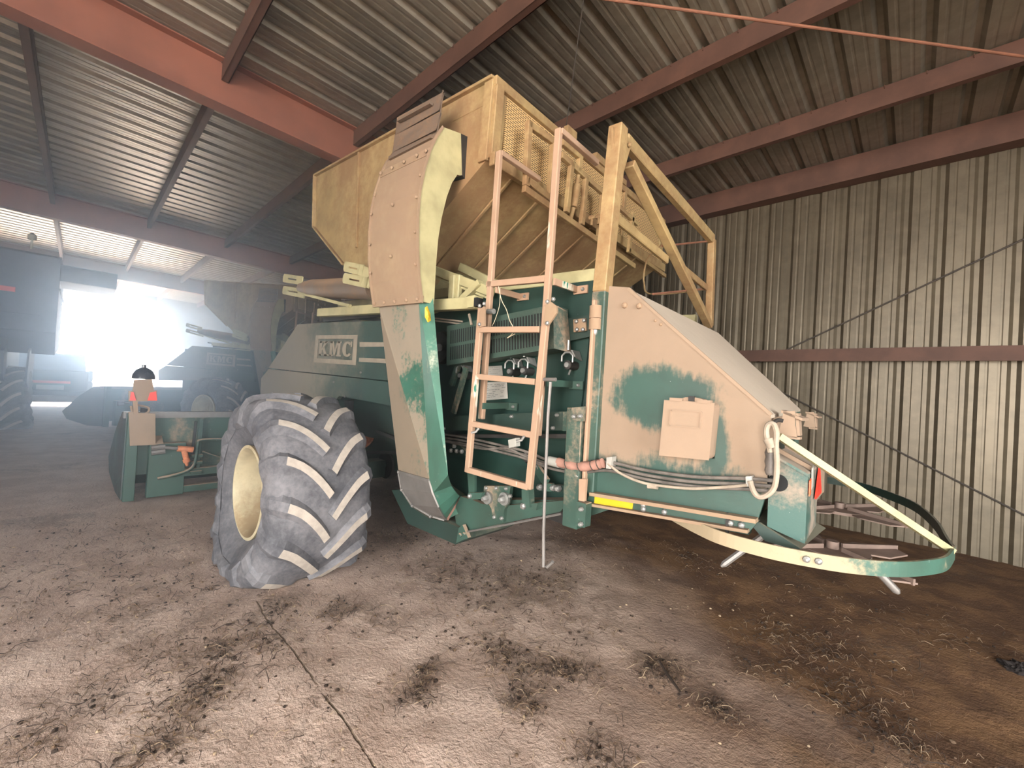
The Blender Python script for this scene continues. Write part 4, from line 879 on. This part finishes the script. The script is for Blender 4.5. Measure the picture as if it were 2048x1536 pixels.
for p, q in (((0.426, -2.35, 0.912), (0.577, -2.25, 0.743)), ((0.039, -2.35, 0.919), (-0.063, -2.35, 0.814))):
    m = MB(); m.tube([p, lerp(p, q, .92), q], [.016, .015, .006], 8); P('tine', m, M['grey_metal'])

# --- pickup header at the front
m = MB(); hb0, hb1 = -.62, -5.6
m.prism([(6.42, hb0, .30), (6.42, hb1, .30), (6.42, hb1, 1.0), (6.42, hb0, 1.0)], (.03, 0, 0)); m.prism([(6.42, hb0, .30), (6.42, hb1, .30), (6.9, hb1, .10), (6.9, hb0, .10)], (.02, 0, .02))
m.prism([(6.38, hb0 + .02, .96), (6.38, hb1, .96), (6.38, hb1, 1.03), (6.38, hb0 + .02, 1.03)], (.10, 0, 0), 1)
hdr = P('pickup_header', m, [M['green'], M['grey_metal']], label='green pickup header with hydraulic pipes', bevel=.005)
for b in (hb0, hb1):
    m = MB(); m.prism([(6.36, b, 1.02), (6.36, b, .04), (6.9, b, .02), (7.7, b, .12), (7.9, b, .30), (7.3, b, .72), (6.75, b, 1.0)], (0, -.05, 0))
    m.box((6.34, b - .06, .53), (.09, .10, 1.0), mi=1); P('end_plate', m, [dusty('end_plate_paint', srgb(40, 62, 60), srgb(104, 100, 96), .4, .7, 2, .2), M['green_clean']], hdr, bevel=.005)
m = MB(); m.prism([(6.27, -.63, 1.04), (6.27, -.86, 1.02), (6.27, -.88, .66), (6.27, -.66, .66)], (.02, 0, 0)); m.prism([(6.27, -.86, .66), (6.27, -.95, .67), (6.4, -.95, .74), (6.4, -.86, .74)], (0, 0, .01)); P('shield_plate', m, M['tan_sheet'], hdr)
m = MB(); m.box((6.33, -1.0, .36), (.10, .34, .62)); m.bar((6.33, -1.0, .30), (6.33, -5.4, .34), .10, .09); m.bar((6.33, -.85, .10), (6.33, -5.4, .14), .08, .08); m.bar((6.36, -1.32, .95), (6.30, -1.30, .30), .04, .04); m.bar((6.34, -1.26, .92), (6.34, -1.24, .32), .03, .02, mi=1)
for z in (.42, .50, .30): m.box((6.28, -1.28, z), (.06, .12, .035), mi=2)
P('header_frame', m, [M['green_clean'], M['dark_metal'], M['green']], hdr, bevel=.005)
m = MB(); m.tube(smooth_path([*[(6.25, -1.655, 0.685), (6.25, -1.321, 0.696), (6.25, -1.278, 0.649), (6.25, -1.267, 0.485), (6.25, -1.234, 0.366), (6.25, -1.122, 0.305), (6.25, -0.916, 0.27)]], 5), .018, 10); m.tube([*[(6.25, -1.329, 0.553), (6.25, -1.397, 0.517), (6.25, -1.516, 0.464)]], .01, 8); P('header_pipe', m, M['green'], hdr)
m = MB(); m.tube([*[(6.2, -1.073, 0.614), (6.2, -1.222, 0.592)]], [.035, .035], 10); m.tube([*[(6.2, -1.135, 0.592), (6.2, -1.166, 0.471), (6.2, -1.175, 0.398)]], [.03, .03, .012], 10); m.tube([*[(6.2, -1.16, 0.483), (6.2, -1.172, 0.446)]], .036, 10); P('swivel_fitting', m, M['rust'], hdr, 'orange-brown hydraulic fitting')
m = MB(); m.tube([*[(6.2, -0.957, 0.634), (6.2, -1.078, 0.614)]], .02, 8); m.tube([*[(6.22, -0.836, 0.633), (6.22, -0.959, 0.642)]], .03, 8); m.tube([*[(6.22, -0.839, 0.576), (6.22, -0.962, 0.59)]], .03, 8); P('valve_block', m, M['grey_metal'], hdr)
m = MB()                                            # sign with reflectors and a beacon on the header corner
m.prism([*[(6.25, -0.615, 1.275), (6.25, -0.857, 1.289), (6.25, -0.864, 1.168), (6.25, -0.621, 1.158)]], (.012, 0, 0)); m.bar((6.27, -0.676, 1.163), (6.27, -0.692, 1.017), .04, .03); m.prism([*[(6.24, -0.652, 1.399), (6.24, -0.805, 1.419), (6.24, -0.83, 1.283), (6.24, -0.647, 1.271)]], (.02, 0, 0)); m.tube(smooth_path([*[(6.3, -0.649, 1.105), (6.3, -0.67, 1.026), (6.3, -0.73, 1.003), (6.3, -0.798, 1.037), (6.3, -0.795, 1.089), (6.3, -0.703, 1.117)]], 4), .012, 8)
sg = P('warning_sign', m, M['tan_sheet'], hdr, 'tan sign plate with two red reflectors')
m = MB(); m.prism([*[(6.245, -0.628, 1.17), (6.245, -0.635, 1.264), (6.245, -0.656, 1.265), (6.245, -0.682, 1.171)]], (-.006, 0, 0)); P('reflector', m, M['red'], sg, 'red reflector wedge')
m = MB(); m.prism([*[(6.245, -0.779, 1.173), (6.245, -0.796, 1.264), (6.245, -0.848, 1.278), (6.245, -0.863, 1.174)]], (-.006, 0, 0)); P('reflector', m, M['red'], sg, 'red reflector wedge')
m = MB(); m.lathe([(0, .105), (.05, .10), (.10, .075), (.13, .03), (.14, 0)], (6.33, -0.742, 1.413), 'Z', 18); m.cyl((6.33, -0.74, 1.539), (6.33, -0.738, 1.579), .02, 8); P('beacon', m, plain('dark_beacon', srgb(28, 28, 34), .2, 0, .2), sg, 'dark dome beacon')
m = MB(); m.prism([*[(6.4, -0.746, 1.081), (6.4, -0.813, 1.064), (6.4, -0.781, 0.925), (6.4, -0.744, 0.948)]], (.05, 0, 0)); P('sign_bracket', m, M['dark_metal'], hdr)
# drive parts glimpsed between wheel and duct
m = MB(); m.tube(smooth_path([*[(4.347, -2.3, 1.117), (4.099, -2.3, 1.119), (3.957, -2.3, 1.039), (3.974, -2.3, 0.933), (4.138, -2.3, 0.848)]], 5), .05, 12); m.lathe([(0, .02), (0, .1), (-.06, .1)], (3.993, -2.25, 0.995), 'Y', 18); P('shaft_shield', m, M['rust'])
m = MB(); m.bar((4.198, -2.3, 1.066), (3.246, -2.15, 1.032), .03, .03); m.bar((3.97, -2.25, 0.807), (3.309, -2.2, 0.907), .03, .03); m.lathe([(0, .02), (0, .13), (-.04, .14), (-.08, .13)], (3.627, -2.25, 0.734), 'Y', 24); m.bar((4.314, -2.2, 1.327), (4.323, -2.4, 0.159), .10, .08, (0, 1, 0)); m.bar((5.9, -2.4, .9), (1.5, -2.4, .75), .12, .16); P('drive_frame', m, M['dark_metal'])

# ------------------------------------------------------------------ the second combine, angled, farther along the same lane
c2 = copy_tree(comb)
c2.location = (12.46, -4.15, 0); c2.rotation_euler = (0, 0, math.radians(27))
c2['label'] = 'second peanut combine, dim and hazy, parked at an angle beyond the near one'
for ch in list(c2.children):
    if ch.name.split('.')[0] in ('shaft_clamp', 'decal', 'hydraulic_hose', 'light_cable', 'cable_plug', 'connector', 'cable_splice', 'hose_clip', 'hose_wrap', 'wiring', 'edge_rod', 'tine', 'spreader_hoop', 'deflector_plate', 'rear_light_box', 'lamp_bracket'):
        for g in list(ch.children): bpy.data.objects.remove(g)
        bpy.data.objects.remove(ch)
    elif ch.name.split('.')[0] == 'pickup_header':
        for g in list(ch.children):
            if g.name.split('.')[0] in ('warning_sign', 'sign_bracket', 'shield_plate', 'swivel_fitting'):
                for h in list(g.children): bpy.data.objects.remove(h)
                bpy.data.objects.remove(g)

# ------------------------------------------------------------------ dark harvester at the edge of view and a pickup in the doorway lane
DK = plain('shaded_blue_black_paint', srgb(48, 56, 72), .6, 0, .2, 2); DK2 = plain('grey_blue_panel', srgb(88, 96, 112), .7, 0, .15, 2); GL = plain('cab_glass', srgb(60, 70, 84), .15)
hv = tag(empty('harvester', (14.2, 1.75, 0)), 'tall dark harvester with a red lamp, cut off by the edge beside the far doorway', 'harvester')
w0 = [o for o in comb.children if o.name.split('.')[0] == 'wheel'][0]
for yy in (-.62, 1.1):
    w = copy_tree(w0, hv); w.location = (-3.72 + .55, 1.42 + yy, 0)
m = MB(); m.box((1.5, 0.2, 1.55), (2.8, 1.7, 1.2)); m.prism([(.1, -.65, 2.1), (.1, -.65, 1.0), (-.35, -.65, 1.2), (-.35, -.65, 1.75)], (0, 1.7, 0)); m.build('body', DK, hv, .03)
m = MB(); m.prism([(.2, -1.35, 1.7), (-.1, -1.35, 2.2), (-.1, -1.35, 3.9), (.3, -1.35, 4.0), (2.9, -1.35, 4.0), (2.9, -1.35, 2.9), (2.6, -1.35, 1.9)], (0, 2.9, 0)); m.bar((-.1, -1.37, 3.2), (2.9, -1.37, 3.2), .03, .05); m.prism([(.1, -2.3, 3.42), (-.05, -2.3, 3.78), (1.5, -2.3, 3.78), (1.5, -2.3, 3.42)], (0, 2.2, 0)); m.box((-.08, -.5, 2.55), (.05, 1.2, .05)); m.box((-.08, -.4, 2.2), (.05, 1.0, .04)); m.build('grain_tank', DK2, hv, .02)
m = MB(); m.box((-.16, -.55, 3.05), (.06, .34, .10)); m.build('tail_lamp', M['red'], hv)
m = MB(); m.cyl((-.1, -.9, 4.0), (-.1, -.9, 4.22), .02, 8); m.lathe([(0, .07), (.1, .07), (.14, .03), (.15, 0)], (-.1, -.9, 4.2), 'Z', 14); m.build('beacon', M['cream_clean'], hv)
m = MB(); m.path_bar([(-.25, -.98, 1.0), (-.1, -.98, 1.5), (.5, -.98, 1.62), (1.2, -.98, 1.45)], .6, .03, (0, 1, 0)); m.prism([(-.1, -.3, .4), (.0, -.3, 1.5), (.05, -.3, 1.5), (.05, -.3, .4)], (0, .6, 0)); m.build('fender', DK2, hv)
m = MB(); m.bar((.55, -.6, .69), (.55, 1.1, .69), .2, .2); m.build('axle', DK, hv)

pk = tag(empty('pickup_truck', (17.4, .6, 0)), 'dark pickup truck seen from behind in the lane to the far doorway', 'pickup truck')
m = MB(); m.box((2.6, 0, .72), (5.2, 1.84, .62)); m.box((1.0, .86, 1.18), (2.0, .10, .32)); m.box((1.0, -.86, 1.18), (2.0, .10, .32)); m.box((4.4, 0, 1.05), (1.5, 1.7, .2)); m.build('body', DK, pk, .05, segs=2)
m = MB(); m.prism([(2.0, -.8, 1.15), (2.25, -.72, 1.82), (3.3, -.72, 1.84), (4.0, -.8, 1.15)], (0, 1.58, 0)); m.build('cab', GL, pk, .06, segs=2)
m = MB(); m.box((-.02, 0, 1.02), (.07, 1.62, .6)); tgp = m.build('tailgate', DK, pk, .02)
m = MB(); m.box((-.12, 0, .52), (.16, 1.8, .18)); m.build('bumper', M['grey_metal'], pk, .03)
m = MB(); m.box((-.07, -.1, .98), (.02, .72, .07)); m.build('tail_lamp', M['red'], tgp)
m = MB(); m.box((-.07, -.08, .83), (.015, .52, .13)); m.build('number_plate', M['white'], pk)
for x in (.95, 4.3):
    for y in (-.8, .8):
        m = MB(); m.lathe([(-.12, .22), (-.12, .34), (-.09, .37), (.09, .37), (.12, .34), (.12, .22), (0, .2), (0, 0)], (x, y, .37), 'Y', 28); m.build('wheel', M['rubber'], pk)

# ------------------------------------------------------------------ loose things on and around the combine
Rw = Matrix.Rotation(YAW, 3, 'Z')
S = lambda p: Rw @ Vector(p)                         # survey axes -> shed axes
m = MB(); m.tube([S(p) for p in [(1.343, -1.8, 1.6), (1.347, -1.8, 1.423), (1.34, -1.8, 1.103), (1.332, -1.8, 0.813), (1.318, -1.8, 0.622), (1.295, -1.8, 0.629), (1.259, -1.8, 0.669)]], .0085, 8); m.tube([S(p) for p in [(1.388, -1.8, 1.612), (1.308, -1.8, 1.614)]], .010, 8)
tag(m.build('hooked_rod', M['grey_metal']), 'long grey steel rod with a hooked foot hanging beside the ladder', 'rod')
m = MB(); LFQ = [S(p) for p in [(2.36, -1.695, 2.068), (2.36, -1.714, 2.082), (2.36, -1.743, 2.032), (2.36, -1.751, 1.988), (2.36, -1.727, 1.971), (2.36, -1.699, 2.004)]]
cn = sum(LFQ, Vector()) / 6 + Vector((-.02, .01, 0)); m.add(LFQ + [cn], [(i, (i + 1) % 6, 6) for i in range(6)]); m.add([p + Vector((.002, 0, 0)) for p in LFQ] + [cn + Vector((.002, 0, 0))], [((i + 1) % 6, i, 6) for i in range(6)])
tag(m.build('dry_leaf', M['leaf']), 'curled yellow leaf stuck to the edge of the green duct', 'leaf')
m = MB(); m.tube([S(p) for p in smooth_path([(1.894, -1.92, 2.206), (1.86, -1.92, 2.115), (1.811, -1.92, 2.047), (1.78, -1.92, 1.981), (1.746, -1.92, 1.932), (1.752, -1.92, 1.892), (1.792, -1.92, 1.868), (1.759, -1.92, 1.88), (1.727, -1.92, 1.891)], 5)], .0025, 5); m.tube([S(p) for p in smooth_path([(1.89, -1.93, 2.201), (1.885, -1.93, 2.087), (1.918, -1.93, 1.992), (1.942, -1.93, 1.954)], 5)], .0018, 5)
tag(m.build('baling_twine', M['twine']), 'pale frayed twine hanging from the upper ladder rung', 'twine')
p = Vector((1.998, -2.624, 4.66)); q = S((2.42, -3.248, 4.083))
m = MB(); m.tube([p, lerp(p, q, .5), q], .004, 6); tag(m.build('hanging_wire', M['wire']), 'thin dark wire hanging from the roof to the hopper edge', 'wire')

# ------------------------------------------------------------------ litter on the floor
rnd = random.Random(11)
LIT = [plain('dark_vine', srgb(54, 42, 34), .95, 0, .3, 30), plain('brown_vine', srgb(104, 84, 66), .95, 0, .3, 30), plain('pale_straw', srgb(150, 130, 106), .95, 0, .25, 30)]
def twig(m, c, L, r, mi):
    a = rnd.uniform(0, 6.283); cur = rnd.uniform(-1.4, 1.4); pts = []; p = Vector((c[0], c[1], c[2] + r)); z0 = p.z
    for i in range(5):
        pts.append(p.copy()); p = p + Vector((math.cos(a), math.sin(a), 0)) * (L / 4); a += cur / 4 + rnd.uniform(-.3, .3); p.z = z0 + rnd.uniform(0, .012) + (.01 if 0 < i < 3 else 0)
    m.tube(pts, [r, r, r * .9, r * .8, r * .5], 4, mi, False)
CL = [((1.484, -1.818, 0), 130, .16), ((1.719, -1.815, 0), 60, .12), ((1.317, -2.01, 0), 70, .10), ((0.964, -2.385, 0), 90, .12), ((2.137, -1.065, 0), 0, .1), ((2.772, -0.585, 0), 130, .26), ((2.649, -0.799, 0), 90, .2), ((2.425, -0.464, 0), 100, .12), ((2.173, -0.325, 0), 70, .1), ((2.746, -0.148, 0), 50, .16),
      ((1.752, -1.28, 0), 60, .08), ((1.843, -1.404, 0), 30, .05), ((1.329, -1.606, 0), 50, .07), ((0.922, -1.638, 0), 60, .09), ((0.651, -2.322, 0), 40, .06), ((3.003, -1.012, 0), 60, .14), ((2.747, -1.272, 0), 70, .12), ((2.687, -2.19, 0), 220, .35), ((3.598, -2.277, 0), 240, .35), ((2.246, -2.332, 0), 160, .3), ((2.16, -2.708, 0), 120, .2), ((2.455, -3.364, 0), 140, .35), ((1.513, -4.194, 0), 60, .25),
      ((0.359, -3.403, 0), 110, .25), ((0.6, -3.37, 0), 60, .18), ((0.194, -2.942, 0), 90, .2), ((-0.005, -2.783, 0), 80, .16), ((0.649, -2.846, 0), 40, .12), ((0.258, -4.4, 0), 60, .35), ((-0.235, -4.358, 0), 50, .3), ((4.499, -0.334, 0), 160, .7), ((4.142, 0.012, 0), 140, .6), ((3.567, -0.479, 0), 120, .4), ((5.078, 0.088, 0), 120, .8), ((2.451, -1.439, 0), 40, .2), ((1.969, -1.837, 0), 50, .2), ((1.582, -2.385, 0), 50, .2), ((2.553, 0.061, 0), 50, .12), ((2.01, -0.885, 0), 30, .2)]
m = MB()
for c, n, sp in CL:
    for _ in range(int(n * 1.8)):
        p = (c[0] + rnd.gauss(0, sp) * .8, c[1] + rnd.gauss(0, sp) * .8, -.008)
        k = rnd.random(); big = rnd.random() < .12
        twig(m, p, rnd.uniform(.02, .075) * (1.8 if big else 1), rnd.uniform(.0008, .0018) * (1.4 if big else 1), 0 if k < .58 else (1 if k < .90 else 2))
for _ in range(1500):
    x = rnd.uniform(.2, 7); y = rnd.uniform(-4.5, .6)
    twig(m, (x, y, -.006), rnd.uniform(.015, .06), rnd.uniform(.0007, .0015), rnd.choice((0, 0, 0, 1, 1, 1, 2)))
def clod(m, c, r, mi):
    vs = []; 
    for i in range(4):
        for k in range(6):
            t = math.pi * (i + .5) / 4; a = 2 * math.pi * k / 6; q = r * rnd.uniform(.75, 1.2)
            vs.append((c[0] + q * math.sin(t) * math.cos(a), c[1] + q * math.sin(t) * math.sin(a), c[2] + q * .6 * math.cos(t)))
    fs = [(i * 6 + k, i * 6 + (k + 1) % 6, i * 6 + 6 + (k + 1) % 6, i * 6 + 6 + k) for i in range(3) for k in range(6)] + [tuple(range(6)), tuple(reversed(range(18, 24)))]
    m.add(vs, fs, mi, True)
for _ in range(900):
    clod(m, (rnd.uniform(.2, 6), rnd.uniform(-4.5, .6), -.004), rnd.uniform(.003, .011), rnd.choice((0, 0, 1, 1, 2)))
for c, n, sp in CL:
    for _ in range(n // 4): clod(m, (c[0] + rnd.gauss(0, sp) * .7, c[1] + rnd.gauss(0, sp) * .7, -.004), rnd.uniform(.004, .013), rnd.choice((0, 0, 1)))
tag(m.build('vine_litter', LIT), 'scattered dark vine scraps, stems and clods over the dusty floor', 'litter', kind='stuff')
m = MB(); p, q = Vector((1.024, -2.439, 0.012)), Vector((0.829, -2.273, 0.012)); m.tube([p, lerp(p, q, .5) + Vector((.008, .004, .004)), q], [.007, .009, .006], 6)
tag(m.build('stick', LIT[0]), 'short dark stick lying on the floor below the hooked rod', 'stick')
m = MB(); c = Vector((-0.526, -4.133, 0)); vs = []; NU, NV = 40, 12
for i in range(NV):
    for k in range(NU):
        t = .5 * math.pi * i / (NV - 1); a = 2 * math.pi * k / NU; d = Vector((math.cos(a) * math.cos(t), math.sin(a) * math.cos(t), math.sin(t)))
        r = .085 * (1 + .35 * mnoise.noise(d * 3) + .30 * mnoise.noise(d * 9)); vs.append((c.x + d.x * r, c.y + d.y * r * .8, -.012 + max(0, d.z * r * .55)))
m.add(vs, [(i * NU + k, i * NU + (k + 1) % NU, (i + 1) * NU + (k + 1) % NU, (i + 1) * NU + k) for i in range(NV - 1) for k in range(NU)], 0, False)
tag(m.build('soil_clump', [plain('black_soil', srgb(30, 24, 22), .95, 0, .3, 30)]), 'black crumbly clump of soil at the very edge by the dark floor', 'soil clump')

# ------------------------------------------------------------------ haze volume added in place of lens glare around the far doorway
hz = bpy.data.materials.new('glare_haze'); hz.use_nodes = True; hn = hz.node_tree.nodes; hn.clear()
ho = hn.new('ShaderNodeOutputMaterial'); hv_ = hn.new('ShaderNodeVolumeScatter'); hv_.inputs['Color'].default_value = (.68, .83, 1.0, 1); hv_.inputs['Density'].default_value = .045; hv_.inputs['Anisotropy'].default_value = .8
hab = hn.new('ShaderNodeVolumeAbsorption'); hab.inputs['Color'].default_value = (.68, .83, 1.0, 1); hab.inputs['Density'].default_value = .045
had = hn.new('ShaderNodeAddShader'); hz.node_tree.links.new(hv_.outputs[0], had.inputs[0]); hz.node_tree.links.new(hab.outputs[0], had.inputs[1])
hz.node_tree.links.new(had.outputs[0], ho.inputs['Volume'])
m = MB(); m.box(((2.0 + 25.8) / 2, -.45, 2.15), (25.8 - 2.0, 11.8, 4.26)); ho_ = tag(m.build('haze', hz), 'pale haze added for lens glare in front of the bright far doorway', 'haze', kind='stuff')
